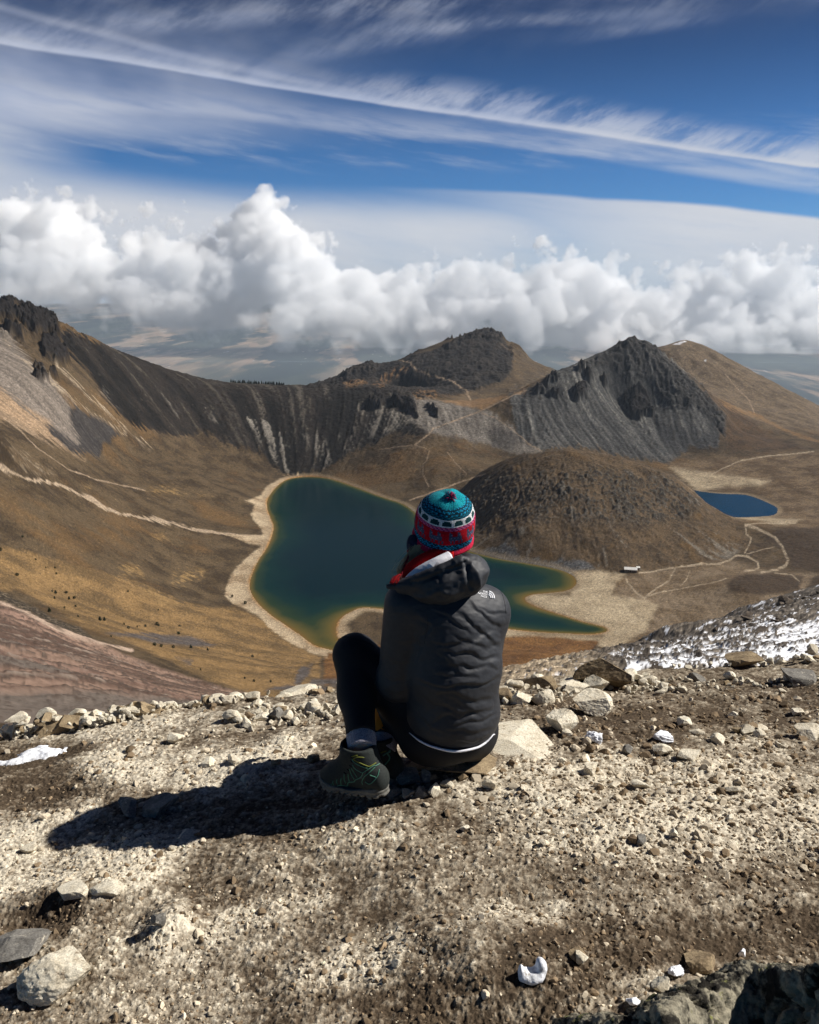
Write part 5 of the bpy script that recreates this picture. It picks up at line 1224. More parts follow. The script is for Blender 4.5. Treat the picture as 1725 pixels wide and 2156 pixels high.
def tri_fix(name, v, f, mat, parent, smooth=True, **k):    # quads with a doubled corner become triangles
    bm = bmesh.new(); vs = [bm.verts.new(p) for p in v]
    for q in f:
        q = list(dict.fromkeys(q.tolist()))
        try: bm.faces.new([vs[i] for i in q])
        except ValueError: pass
    for p in bm.faces: p.smooth = smooth
    me = bpy.data.meshes.new(name); bm.to_mesh(me); bm.free(); return link(name, me, mat, parent)
def flat(name, rgb, rough=.8, spec=.3, nscale=None, namp=.25, bump=0, bs=200., bd=.002, sheen=0):
    m, t, b = material(name, rough, spec); c = (*[float(q) for q in rgb], 1)
    tc = t.add('ShaderNodeTexCoord').outputs['Object']
    if nscale:
        f = t.maprange(t.noise(nscale, tc, 5, .6), .3, .7, 1 - namp, 1 + namp)
        s = t.add('ShaderNodeVectorMath', operation='SCALE'); s.inputs[0].default_value = c[:3]; t.l.new(f, s.inputs['Scale']); t.l.new(s.outputs[0], b.inputs['Base Color'])
    else: b.inputs['Base Color'].default_value = c
    if bump:
        bn = t.add('ShaderNodeBump'); bn.inputs['Strength'].default_value = bump; bn.inputs['Distance'].default_value = bd
        t.l.new(t.noise(bs, tc, 5, .6), bn.inputs['Height']); t.l.new(bn.outputs[0], b.inputs['Normal'])
    if sheen: b.inputs['Sheen Weight'].default_value = sheen
    return m
PEL, WAI, CHE, NEC, HEA = J(945,1520,2.435), J(950,1425,2.435), J(950,1325,2.455), J(928,1222,2.58), J(932,1118,2.635)
LSH, LEL, LWR = J(860,1272,2.42), J(840,1432,2.44), J(776,1408,2.63)
RSH, REL, RWR = J(1022,1288,2.50), J(1012,1420,2.60), J(846,1412,2.70)
LHI, LMI, LKN, LCA, LAN = J(905,1538,2.43), J(840,1462,2.48), J(748,1380,2.535), J(752,1464,2.44), J(762,1568,2.285)
RHI, RMI, RKN, RCA, RAN = J(985,1540,2.49), J(910,1460,2.59), J(842,1386,2.67), J(826,1470,2.57), J(806,1573,2.42)
def chain(p, pts, k=.03):
    d = None
    for (a, ra), (b, rb) in zip(pts[:-1], pts[1:]):
        q = sd_cone(p, a, b, ra, rb); d = q if d is None else smin(d, q, k)
    return d
FWD = np.array([-.42, .90, .05]); FWD /= np.linalg.norm(FWD)
SIDE = np.cross(FWD, (0, 0, 1)); SIDE /= np.linalg.norm(SIDE); UPV = np.cross(SIDE, FWD)
def hand(p, w, knu, side, curl, r=.0085):
    """palm plus four unequal bent fingers and a thumb from the side of the palm"""
    w = np.asarray(w); knu = np.asarray(knu); ax = knu - w; L = np.linalg.norm(ax); ax /= L
    nrm = np.asarray(curl, float); nrm -= ax * (nrm @ ax); nrm /= np.linalg.norm(nrm); sd = np.cross(ax, nrm) * side
    d = smin(sd_cone(p, w, w + ax * .05, .022, .026), sd_ell(p, w + ax * .058, (.042, .016, .042), np.stack([sd, nrm, ax])), .012)
    for i, ln in enumerate((.066, .075, .070, .055)):
        b = w + ax * .085 + sd * (.029 - .0195 * i)
        m1 = b + (ax * .86 + nrm * .5) * ln * .45; m2 = m1 + (ax * .35 + nrm * .93) * ln * .32; m3 = m2 + (-ax * .1 + nrm * .99) * ln * .26
        d = smin(d, chain(p, [(b, r * 1.1), (m1, r), (m2, r * .92), (m3, r * .8)], .004), .006)
    t0 = w + ax * .03 + sd * .022; t1 = t0 + (ax * .5 + sd * .75 + nrm * .4) * .036; t2 = t1 + (ax * .75 + sd * .2 + nrm * .6) * .03
    return smin(d, chain(p, [(t0, .0125), (t1, .0105), (t2, .009)], .005), .01)
HF = np.array([-.38, .90, -.02]); HF /= np.linalg.norm(HF)
HS = np.cross(HF, (0, 0, 1)); HS /= np.linalg.norm(HS); HU = np.cross(HS, HF)
LK2, RK2 = LWR + np.array([-.02, .05, -.005]), RWR + np.array([-.07, .01, -.005])
def body_sdf(p):
    d = chain(p, [(PEL, .105), (WAI, .085), (CHE + FWD * .02, .082), (NEC, .055), (HEA + HU * -.03, .052)], .05)
    d = smin(d, sd_cone(p, LSH, RSH, .045, .045), .05)
    d = smin(d, chain(p, [(LSH, .05), (LEL, .040), (LWR, .028)], .02), .03); d = smin(d, chain(p, [(RSH, .05), (REL, .040), (RWR, .028)], .02), .03)
    d = smin(d, chain(p, [(LHI, .09), (LMI, .066), (LKN, .056), (LCA, .045), (LAN, .032)], .03), .04)
    d = smin(d, chain(p, [(RHI, .085), (RMI, .064), (RKN, .054), (RCA, .045), (RAN, .032)], .03), .04)
    R = np.stack([HS, HF, HU])
    h = smin(sd_ell(p, HEA + HU * .008 + HF * .012, (.072, .086, .088), R), sd_ell(p, HEA + HF * .035 - HU * .045, (.056, .062, .068), R), .04)
    h = smin(h, sd_cone(p, HEA + HF * .096 + HU * .012, HEA + HF * .112 - HU * .024, .008, .013), .012)            # nose
    h = smin(h, sd_ell(p, HEA + HF * .092 - HU * .055, (.024, .012, .009), R), .010)                              # lips
    h = smin(h, sd_ell(p, HEA + HF * .085 - HU * .088, (.022, .018, .016), R), .02)                               # chin
    for s in (-1, 1):
        h = smin(h, sd_ell(p, HEA + HS * .076 * s - HU * .01, (.010, .022, .032), R), .008)                       # ears
        h = np.maximum(h, -sd_ell(p, HEA + HF * .100 + HS * .031 * s + HU * .012, (.017, .014, .011), R))         # sockets
        h = np.minimum(h, np.linalg.norm(p - (HEA + HF * .080 + HS * .031 * s + HU * .012), axis=-1) - .0125)     # eyes
    d = smin(d, h, .02)
    d = smin(d, hand(p, LWR, LK2, -1, (.3, .1, -.8)), .012); d = smin(d, hand(p, RWR, RK2, 1, (-.1, -.75, -.4)), .012)
    return d
def jacket_sdf(p):
    q = p
    R = np.stack([SIDE, FWD, UPV])
    d = sd_ell(q, J(953,1318,2.455), (.154, .122, .150), R)
    d = smin(d, sd_ell(q, J(956,1410,2.43), (.158, .130, .130), R), .07)
    d = smin(d, sd_ell(q, J(952,1498,2.435), (.157, .143, .128), R), .06)
    d = smin(d, sd_cone(q, LSH + (.01, 0, .0), RSH, .070, .070), .06)
    d = smin(d, sd_cone(q, CHE, NEC, .10, .072), .05)
    a = chain(q, [(LSH, .074), (LEL, .066), (LWR, .046)], .025)
    d = smin(d, a, .011)
    d = smin(d, chain(q, [(RSH, .072), (REL, .062), (RWR, .046)], .025), .03)
    cut = .089 - q[..., 2]
    hang = np.where((q[..., 1] > 2.51), .18 - q[..., 2], cut)
    return np.maximum(d, hang)
def legs_sdf(p):
    def cut(d, A, K):
        ax = (K - A) / np.linalg.norm(K - A)
        return np.maximum(d, np.where(np.linalg.norm(p - A, axis=-1) < .16, (A + ax * .028 - p) @ ax.astype(np.float32), -1))
    d = smin(cut(chain(p, [(LKN, .071), (LCA, .053), (LAN + (0, 0, .012), .043)], .045), LAN, LCA), chain(p, [(LHI, .108), (LMI, .073), (LKN, .071)], .045), .012)
    d2 = smin(cut(chain(p, [(RKN, .068), (RCA, .058), (RAN + (0, 0, .012), .043)], .045), RAN, RCA), chain(p, [(RHI, .098), (RMI, .078), (RKN, .068)], .045), .012)
    d = smin(d, d2, .018)
    d = smin(d, sd_ell(p, PEL + (0, .0, -.024), (.147, .133, .083), np.stack([SIDE, FWD, UPV])), .05)
    return smin(d, sd_cone(p, PEL, WAI, .11, .10), .05)
def fold_disp(v, n):
    """cloth folds: creases run where the weight of the seated body pulls the fabric"""
    px, py, _ = PROJ(v); view = np.array([0, 0, CH]) - v; view /= np.linalg.norm(view, axis=1)[:, None]
    face = ss(.02, .3, (n * view).sum(1)); px = px.astype(np.float32); py = py.astype(np.float32)
    folds = [([(850,850),(960,900),(1040,960),(1110,1010)],5,7), ([(1010,850),(1130,950),(1220,1040),(1290,1090)],6,9), ([(1090,800),(1200,900),(1280,960),(1320,940)],5,8), ([(1150,830),(1250,880),(1330,870)],4,6),
      ([(900,1095),(1000,1130),(1090,1120),(1180,1160),(1290,1140)],6,9), ([(850,1050),(940,1080),(1010,1060),(1080,1040)],5,7), ([(940,1215),(1050,1200),(1120,1230),(1200,1200),(1280,1230)],6,10), ([(1000,1010),(1100,1060),(1200,1090),(1290,1050)],5,6), ([(1270,990),(1120,1080),(900,1185)],9,7), ([(1285,1180),(1120,1262),(960,1300)],9,8), ([(880,1110),(1000,1210),(1050,1290)],8,7), ([(900,1350),(1050,1450),(1200,1540)],10,6),
      ([(860,1260),(960,1275),(1060,1265),(1160,1285)],5,7), ([(760,1300),(900,1338),(1050,1338),(1180,1322),(1290,1270)],4.5,14), ([(870,1395),(960,1372),(1040,1400),(1130,1425),(1240,1400)],6,10), ([(920,1440),(1020,1500),(1130,1505),(1250,1470)],6.5,11),
      ([(850,1565),(960,1522),(1030,1532),(1130,1500)],6,9), ([(970,1592),(1060,1572),(1150,1562),(1260,1500)],5,8), ([(930,1625),(1050,1622),(1140,1632),(1240,1600)],5,8), ([(1000,1682),(1100,1692),(1210,1660)],4,6), ([(800,1400),(860,1450),(960,1465)],5,8), ([(760,1500),(850,1600),(960,1660)],5,6),
      ([(730,900),(860,960),(800,1060)],5,6), ([(740,1020),(790,1090),(770,1180)],5,6), ([(560,1150),(640,1190),(720,1180)],6,5), ([(540,1260),(620,1300),(720,1280)],6,5), ([(560,1360),(640,1390),(720,1360)],6,5), ([(600,1050),(680,1080),(740,1050)],6,4)]
    d = np.zeros(len(v), np.float32); wv = 5 * noise2(px / 28, py / 28); wv2 = 3 * noise2(px / 11 + 7, py / 11)
    for pts, w, a in folds:
        P = smooth_poly([Hx(*q) for q in pts], 4); best = np.full(len(v), 1e9, np.float32); sgn = np.zeros(len(v), np.float32); tt = np.zeros(len(v), np.float32)
        for i, ((ax, ay), (bx, by)) in enumerate(zip(P[:-1], P[1:])):
            ex, ey = bx - ax, by - ay; wx, wy = px + wv2 - ax, py + wv - ay; t = np.clip((wx * ex + wy * ey) / (ex * ex + ey * ey), 0, 1)
            dx, dy = wx - ex * t, wy - ey * t; dd = np.hypot(dx, dy); m = dd < best
            best[m] = dd[m]; sgn[m] = np.sign(ex * wy - ey * wx)[m]; tt[m] = ((i + t) / (len(P) - 1))[m]
        s = best * sgn; taper = np.clip(4 * tt * (1 - tt), 0, 1) ** .6
        w *= .95
        d += taper * a * .00036 * (np.exp(-np.where(s < 0, (s / (w * 2.3)) ** 2, (s / (w * .5)) ** 2)) - .7 * np.exp(-((s - w * 1.2) / (w * .8)) ** 2))
    d += 0.0011 * fbm2(px / 40, py / 15, 5, .55, kind=1) + .0008 * fbm2(px / 9, py / 5, 3)
    return d * face
def shoot(bvh, pts, off=.0015):
    out = []
    o = Vector((0, 0, CH))
    for x, y in pts:
        a, b, c = ray(x, y); dv = Vector((float(a), float(b), float(c))).normalized(); h = bvh.ray_cast(o, dv)
        if h[0] is None: out.append(None); continue
        n = h[1]; n = n if n.dot(dv) < 0 else -n; out.append(np.array(h[0] + n * off))
    return out
def bvh_of(v, f): return BVHTree.FromPolygons([tuple(q) for q in v], [tuple(q) for q in f])
def decal_text(name, txt, origin, size, ang_, bvh, mat, parent, align='LEFT', sx=1.):
    cu = bpy.data.curves.new(name, 'FONT'); cu.body = txt; cu.size = 1; cu.align_x = align; cu.resolution_u = 3
    o = bpy.data.objects.new(name, cu); COL.objects.link(o); dg = bpy.context.evaluated_depsgraph_get()
    me = bpy.data.meshes.new_from_object(o.evaluated_get(dg)); bpy.data.objects.remove(o); bpy.data.curves.remove(cu)
    bm = bmesh.new(); bm.from_mesh(me); bmesh.ops.triangulate(bm, faces=bm.faces[:])
    bmesh.ops.subdivide_edges(bm, edges=bm.edges[:], cuts=1)
    ca, sa = math.cos(ang_), math.sin(ang_); bad = []
    for q in bm.verts:
        x, y = q.co.x * size * sx, -q.co.y * size
        h = shoot(bvh, [(origin[0] + x * ca - y * sa, origin[1] + x * sa + y * ca)])[0]
        if h is None: bad.append(q)
        else: q.co = h
    bmesh.ops.delete(bm, geom=bad, context='VERTS'); me.clear_geometry(); bm.to_mesh(me); bm.free()
    return link(name, me, mat, parent)
def hat(parent, M):
    c = J(934, 1128, 2.62); A = np.array([.07, -.34, .94]); A /= np.linalg.norm(A)
    U = np.cross(A, (0, -1, 0)); U /= np.linalg.norm(U); V_ = np.cross(A, U)
    prof = smooth_poly([(.078,-.012),(.092,-.010),(.097,-.003),(.094,.004),(.0915,.010),(.0925,.03),(.093,.055),(.090,.082),(.083,.104),(.071,.123),(.055,.138),(.036,.148),(.016,.153),(.0,.154)], 10)
    seg = np.r_[0, np.cumsum(np.linalg.norm(np.diff(prof, axis=0), axis=1))]; NR, NCOL = 62, 112
    s = np.linspace(0, seg[-1], NR * 3 + 1); r = np.interp(s, seg, prof[:, 0]); h = np.interp(s, seg, prof[:, 1]); n = NCOL * 3
    a = np.linspace(0, 2 * np.pi, n, endpoint=False); rowf = s / seg[-1] * NR
    br = np.abs(np.sin(np.pi * rowf))[:, None]; bc = np.abs(np.sin(np.pi * np.arange(n) / 3))[None]
    rr = r[:, None] + .0016 * br * bc * ss(0, .02, r)[:, None] + .0035 * noise2(np.cos(a)[None] * 1.6 + h[:, None] * 14, np.sin(a)[None] * 1.6 + 3) * ss(0, .05, r)[:, None]
    hh = h[:, None] + .012 * noise2(np.cos(a)[None] * .9 + 5, np.sin(a)[None] * .9) * ss(.1, .15, h)[:, None]
    v = c + (rr * np.cos(a))[..., None] * U + (rr * np.sin(a))[..., None] * V_ + (hh[..., None]) * A
    f = grid_faces(len(s), n, True)[:, ::-1]
    ri = np.arange(len(s) - 1) // 3; ci = np.arange(n) // 3; RI, CI = np.meshgrid(ri, ci, indexing='ij')
    pal = dict(p=(198,34,66), k=(18,52,66), t=(16,104,124), b=(30,150,196), r=(190,14,34), s=(74,80,104), m=(206,92,134), w=(222,222,220), g=(30,66,68), T=(22,150,160), v=(120,40,90), l=(110,116,140))
    col = np.zeros(RI.shape + (3,), np.float32)
    llama = ["............","..s....s....","..ss...ss...","..sl...sl...","..ss...ss...","..ssssssss..","..slslslss..","..ssssssss..","..sslslsss..","...s.s..s.s.","...s.s..s.s.","...s.s..s.s.","............"]
    Hr = np.interp(np.arange(NR) + .5, rowf, h)
    zig = [[1,0,0,0,1,0,0,0],[0,1,0,1,0,1,0,1],[0,0,1,0,0,0,1,0],[0,1,0,1,0,1,0,1],[1,0,0,0,1,0,0,0]]
    for i in range(NR):
        hgt = Hr[i]; m = RI == i; cc = CI[m]
        if i < 3 or hgt < .006: key = np.full(cc.shape, 'p')
        elif hgt < .010: key = np.where(cc % 2 == 0, 'm', 'p')
        elif hgt < .014: key = np.full(cc.shape, 'k')
        elif hgt < .031: z = zig[(i) % 5]; key = np.where(np.array(z)[cc % 8] == 1, 'b', np.where((cc + i) % 5 == 0, 't', 'k'))
        elif hgt < .035: key = np.where(cc % 2 == 0, 't', 'k')
        elif hgt < .083:
            k = int((hgt - .035) / .048 * 13); row = llama[12 - min(12, k)]; key = np.array(list(row))[cc % 12]; key = np.where(key == '.', 'r', key)
        elif hgt < .094: key = np.where((cc + i) % 3 == 0, 'v', 'm')
        elif hgt < .113:
            k = (hgt - .094) / .019; key = np.where((np.abs((cc % 8) - 3.5) < (2.6 if .25 < k < .75 else 1.6)) & (.12 < k < .88), 'g', 'w')
        elif hgt < .122: key = np.where((cc // 2 + i) % 2 == 0, 'k', 't')
        elif hgt < .138: key = np.where((cc + i) % 4 == 0, 'b', np.where((cc // 3 + i // 2) % 3 == 0, 'k', 't')) if i % 3 else np.full(cc.shape, 'k')
        else: key = np.where((cc * 7 + i * 13) % 11 < 3, 't', 'T')
        col[m] = np.array([lin(pal[q]) for q in key])
    col *= (.85 * np.exp(.12 * np.random.RandomState(4).normal(size=(NR, NCOL)))[RI, CI % NCOL])[..., None]
    m = vcol_material('knit_wool', .95, .1, nscale=700., namp=.2); m.node_tree.nodes['Principled BSDF'].inputs['Sheen Weight'].default_value = .03
    o = mesh_np('knit_hat', v.reshape(-1, 3), f, m, parent, fcols=col.reshape(-1, 3))
    r_ = np.random.RandomState(9); top = c + A * .151 + np.array([.006, -.012, -.004])
    parts = []; cols = []
    for k in range(90):
        dv = r_.normal(size=3); dv /= np.linalg.norm(dv); dv = dv + A * .5; dv /= np.linalg.norm(dv)
        p = np.array([top + dv * q * .020 + r_.normal(size=3) * .001 for q in (0, .5, 1.)]); parts.append(tube(p, [.0022, .002, .001], 5))
    for cn, sl in (('p', slice(0, 45)), ('b', slice(45, 90))):
        vv, ff = join(parts[sl]); tri_fix('pompon', vv, ff, flat('wool_' + cn, lin((190,50,96)) * .7 if cn == 'p' else lin((28,92,120)) * .7, .95, .1), o)
    # ear flap on the left, its cord and tassel
    def flap(p): return np.maximum(sd_ell(p, J(871,1150,2.60), (.016, .034, .038), np.stack([[.86, .5, 0], [-.5, .86, 0], [0, 0, 1.]])), -1) + .0012 * noise3(p[..., 0] * 300, p[..., 1] * 300, p[..., 2] * 300)
    cc = J(871,1150,2.60); vv, ff = surface_nets(flap, cc - .06, cc + .06, .003)
    fl = mesh_np('ear_flap', vv, ff, flat('flap_wool', lin((34,40,62)) * .8, .95, .1, 90., .5, .5, 300., .002), o)
    e = tube(smooth_poly([J(858,1158,2.59), J(862,1166,2.585), J(874,1163,2.57), J(884,1157,2.56)], 4), .0028, 6); tri_fix('flap_edging', *e, flat('red_wool', lin((170,24,30)) * .8, .95, .1), o)
    cd = smooth_poly([J(861,1166,2.56), J(857,1180,2.50), J(850,1196,2.485), J(845,1212,2.47)], 6)
    parts = [tube(cd + np.array([.0016 * np.cos(k * np.pi + i * .9) for i in range(len(cd))])[:, None] * np.array([1, 0, 0]) + np.array([.0016 * np.sin(k * np.pi + i * .9) for i in range(len(cd))])[:, None] * np.array([0, 1, 0]), .0019, 6) for k in (0, 1)]
    tri_fix('flap_cord', *join(parts), flat('dark_red_wool', lin((104,26,34)) * .8, .95, .1), o)
    for nm, sel, colr in (('tassel', 0, (150,24,30)), ('tassel', 1, (52,36,36))):
        parts = []
        for k in range(46):
            b = J(845 - (k % 4), 1209, 2.47); e = J(r_.uniform(819, 834) + 10 * sel, r_.uniform(1226, 1237), 2.455 + r_.uniform(-.015, .015))
            mid = (b + e) / 2 + r_.normal(size=3) * .004; parts.append(tube(smooth_poly([b, mid, e], 4), .0013, 4))
        tri_fix(nm, *join(parts), flat('tassel_wool_%d' % sel, lin(colr) * .8, .95, .1), o)
    return o
def hair(parent):
    m, t, b = material('hair', .5, .4); b.inputs['Base Color'].default_value = (.46, .33, .18, 1)
    r = np.random.RandomState(12); parts = []
    for k in range(420):
        u = r.uniform(); a = J(872 + 42 * u, 1150 + r.uniform(-4, 8), 2.585 + .03 * r.uniform(-1, 1)); fan = r.uniform()
        e = J(838 + 22 * u + 2.5 * r.normal(), 1200 + 24 * fan, 2.54 + .012 * r.normal()); mid = a * .5 + e * .5 + np.array([.003 * r.normal() - .004, -.004, .003 * r.normal()])
        parts.append(tube(smooth_poly([a, mid, e], 5), np.linspace(.0013, .0007, 11), 4, False))
    for k in range(16):
        a = J(868 + r.uniform(-8, 8), 1165 + r.uniform(-20, 30), 2.57); e = J(r.uniform(828, 852), r.uniform(1190, 1255), 2.53); mid = (a + e) / 2 + r.normal(size=3) * .012
        parts.append(tube(smooth_poly([a, mid, e], 6), .00035, 4, False))
    v, f = join(parts); return mesh_np('hair', v, f, m, parent)
def boot(parent, heel, dirv, mirror, lines, M, lit=False):
    x = np.asarray(dirv, float); x /= np.linalg.norm(x); y = np.cross((0, 0, 1), x); y /= np.linalg.norm(y); z = np.cross(x, y); R = np.stack([x, y, z])
    S_ = .88
    def loc(p): return ((p - heel) @ R.T.astype(np.float32)) / S_
    def upper(p):
        q = loc(p)
        d = sd_cone(q, (.048, 0, .062), (.086, 0, .172), .047, .059)
        d = smin(d, sd_cone(q, (.10, 0, .060), (.195, -.004 * mirror, .052), .043, .040), .03)
        d = smin(d, sd_ell(q, (.205, -.004 * mirror, .045), (.062, .045, .036)), .02)
        d = smin(d, sd_cone(q, (.175, 0, .068), (.105, 0, .145), .034, .042), .04)
        d = smin(d, sd_ell(q, (.012, 0, .06), (.022, .036, .045)), .02)
        d = np.maximum(d, .022 - q[..., 2]); d = np.maximum(d, q[..., 2] - .180 - .15 * (q[..., 0] - .08))
        d = np.maximum(d, -(sd_cone(q, (.084, 0, .155), (.108, 0, .25), .047, .050)))
        return d * S_
    def sole(p):
        q = loc(p); q2 = q[..., :2]
        def cap2(a, b, ra, rb):
            a = np.array(a, np.float32); b = np.array(b, np.float32); e = b - a; t = np.clip(((q2 - a) @ e) / (e @ e), 0, 1)
            return np.linalg.norm(q2 - a - t[..., None] * e, axis=-1) - (ra + (rb - ra) * t)
        d2 = smin(cap2((.038, 0), (.12, 0), .043, .040), cap2((.12, 0), (.20, -.004 * mirror), .041, .051), .03)
        d2 = smin(d2, cap2((.2, -.004 * mirror), (.222, -.002 * mirror), .05, .042), .02) + .0022 * np.sin(q[..., 2] * 420)
        top = .034 + .006 * np.cos(q[..., 0] * 24) + .012 * ss(.2, .27, q[..., 0])
        dz = np.maximum(q[..., 2] - top, .004 + .012 * ss(.21, .27, q[..., 0]) - q[..., 2])
        lug = np.maximum(np.sin(q[..., 0] * 235), 0) * (np.abs(q[..., 1]) > .018)
        dz = np.maximum(dz, np.where(lug > .25, .012 - q[..., 2], dz))
        return np.maximum(d2, dz) * S_
    lo = heel - .32; hi = heel + .32; cen = heel + R.T @ np.array([.12, 0, .08]) * S_
    ext = np.abs(R.T @ np.diag([.165, .075, .11])).sum(1)
    v, f = surface_nets(upper, cen - ext, cen + ext, .0038); v = smooth_mesh(v, f, 1); nn = vnormals(v, f)
    o = mesh_np('boot', v, f, M['boot'], parent)
    v2, f2 = surface_nets(sole, cen - ext, cen + ext, .0034); mesh_np('sole', v2, f2, M['sole'], o)
    bv = bvh_of(v, f)
    for nm, mt, segs, rad in lines:
        parts = []
        for s in segs:
            pts = [q for q in shoot(bv, dens(smooth_poly(s, 4), 1.0), .0006) if q is not None]
            keep = [pts[0]] if pts else []
            for a in pts[1:]:
                if np.linalg.norm(a - keep[-1]) < .02: keep.append(a)
            if len(keep) > 3: parts.append(tube(np.array(keep), rad, 6))
        for pt in parts: tri_fix(nm, *pt, M[mt], o)
    return o, bv
def build_person():
    M = dict(jacket=flat('jacket_nylon', (.022, .023, .027), .6, .38, 60., .12, .25, 900., .0006), legs=flat('legging_knit', (.0085, .009, .012), .75, .25, 300., .2), skin=flat('skin', lin((196,150,122)) * .8, .55, .4),
             boot=flat('boot_fabric', (.020, .024, .022), .8, .25, 240., .35, .5, 500., .0015), sole=flat('boot_rubber', (.12, .115, .10), .85, .3, 90., .3), mint=flat('mint_trim', lin((110,185,155)) * .42, .6, .4), lime=flat('lime_trim', lin((170,176,70)) * .36, .7, .3),
             grey=flat('grey_print', (.12, .12, .12), .6, .3), white=flat('white_print', (.82, .82, .84), .6, .3), sock=flat('fleece_sock', lin((182,178,188)) * .72, .98, .1, 260., .4, 1., 420., .004), orange=flat('orange_fabric', (.50, .16, .012), .8, .2), shirt=flat('white_shirt', (.78, .78, .82), .85, .2),
             red=flat('red_fleece', lin((200,30,32)) * .8, .95, .1, 300., .2, .6, 500., .002), lining=flat('silver_lining', (.62, .62, .66), .45, .5, 30., .1, .4, 60., .004))
    h = .0065; lo = np.array([-.36, 2.18, -.02]); hi = np.array([.36, 2.96, 1.0])
    v, f = surface_nets(body_sdf, lo, hi, h); v = smooth_mesh(v, f, 1)
    root = mesh_np('person', v, f, M['skin']); tag(root, 'seated hiker in dark grey hooded jacket and patterned knit hat, seen from behind', 'person')
    v, f = surface_nets(legs_sdf, np.array([-.33, 2.2, .0]), np.array([.32, 2.84, .50]), .0055); v = smooth_mesh(v, f, 2)
    n = vnormals(v, f); px, py, _ = PROJ(v); v = v + n * (.0012 * fbm3(v * (18, 18, 40), 3))[:, None]
    lg = mesh_np('leggings', v, f, M['legs'], root)
    bl = bvh_of(v, f); LV, LF = v, f
    seam = [q for q in shoot(bl, dens(smooth_poly([(700,1358),(722,1342),(748,1345),(772,1352),(790,1362)], 4), 1.5), .0004) if q is not None]
    if len(seam) > 3: tri_fix('knee_seam', *tube(np.array(seam), .0012, 5), M['legs'], lg)
    # orange lower leg of the far side
    ax = (RCA - RAN) / np.linalg.norm(RCA - RAN)
    def oc(p): return np.maximum(np.maximum(sd_cone(p, RAN, RCA, .050, .067), (RAN + ax * .03 - p) @ ax.astype(np.float32)), (p - RAN - ax * .17) @ ax.astype(np.float32))
    cc = (RAN + RCA) / 2; vv, ff = surface_nets(oc, cc - .16, cc + .16, .005); mesh_np('orange_cuff', vv, ff, M['orange'], root)
    for A, K, rr in ((LAN, LCA, .0435), (RAN, RCA, .044)):
        ax = (K - A) / np.linalg.norm(K - A)
        def sk(p): return np.maximum(np.maximum(sd_cone(p, A - ax * .06, A + ax * .06, rr * .93, rr), (A - ax * .014 - p) @ ax.astype(np.float32)), (p - A - ax * .034) @ ax.astype(np.float32)) + .0016 * noise3(p[..., 0] * 190, p[..., 1] * 190, p[..., 2] * 190) - .002
        vv, ff = surface_nets(sk, A - .1, A + .1, .0035); mesh_np('sock', vv, ff, M['sock'], root)
    # jacket
    v, f = surface_nets(jacket_sdf, np.array([-.30, 2.20, .08]), np.array([.34, 2.86, .84]), .0042); v = smooth_mesh(v, f, 3); n = vnormals(v, f)
    v = v + n * fold_disp(v, n)[:, None]
    jk = mesh_np('jacket', v, f, M['jacket'], root); bj = bvh_of(v, f)
    ball = bvh_of(np.concatenate([v, LV]), np.concatenate([f, LF + len(v)]))
    q = [a for a in shoot(ball, dens(smooth_poly([(862,1541),(885,1559),(915,1572),(958,1580.5),(1000,1574),(1022,1562),(1041,1543)], 4), 2.), .001) if a is not None]
    q = np.array(q); q[:, 1] = blur(np.repeat(q[:, 1:2], 3, 1), 2.5)[:, 0]; q[:, 1] -= .004
    tri_fix('shirt_hem', *tube(q, np.interp(np.linspace(0, 1, len(q)), [0, .15, .5, .85, 1], [.001, .003, .0040, .0034, .0015]), 8), M['shirt'], root)
    for pts in ([(820,835),(818,900),(822,960),(812,1030),(800,1090)], [(1180,640),(1260,700),(1310,790),(1325,890)]):
        q = [a for a in shoot(bj, dens(smooth_poly([Hx(*p) for p in pts], 4), 1.5), .0002) if a is not None]
        if len(q) > 3: tri_fix('seam', *tube(np.array(q), .0013, 5), M['jacket'], jk)
    # logo: three lines of text beside a quarter dome of arcs
    an = math.radians(9)
    for k, (tx, s) in enumerate((('THE', 1.), ('NORTH', 1.), ('FACE', 1.))):
        decal_text('logo', tx, (1026.2 - k * .75, 1249.2 + k * 4.9), 5.6, an, bj, M['white'], jk, 'RIGHT', 1.0)
    parts = []
    for rad in (13.2, 9.4, 5.6):
        pts = [(1027.0 + rad * math.sin(t) , 1258.6 - rad * math.cos(t)) for t in np.linspace(0, math.pi / 2, 14)]
        pts = [(1027 + (x - 1027) * math.cos(an) - (y - 1258.6) * math.sin(an), 1258.6 + (x - 1027) * math.sin(an) + (y - 1258.6) * math.cos(an)) for x, y in pts]
        q = [a for a in shoot(bj, pts, .0008) if a is not None]
        if len(q) > 3: parts.append(tube(np.array(q), .0027, 6))
    if parts: tri_fix('logo', *join(parts), M['white'], jk)
    # hood: a collapsed sack with a rolled rim
    hc = J(950,1223,2.47)
    def hood(p):
        R1 = np.stack([[.95, 0, .31], [0, 1, 0], [-.31, 0, .95]])
        d = sd_ell(p, hc, (.118, .074, .054), R1)
        d = smin(d, sd_ell(p, J(984,1208,2.47), (.046, .062, .048)), .03)
        d = smin(d, sd_cone(p, J(850,1235,2.46), J(930,1230,2.44), .022, .045), .03)
        d = np.maximum(d, -sd_cone(p, J(895,1198,2.52), J(968,1160,2.52), .062, .056))
        d = smin(d, chain(p, [(J(838,1233,2.45), .009), (J(880,1220,2.43), .012), (J(930,1200,2.42), .013), (J(972,1182,2.43), .014), (J(996,1182,2.47), .016)], .01), .012)
        d = np.minimum(d, sd_cone(p, J(846,1232,2.45), J(817,1235,2.45), .012, .004))
        d = smin(d, chain(p, [(J(985,1176,2.47), .015), (J(1004,1190,2.5), .016), (J(1008,1216,2.52), .018)], .01), .015)
        return d
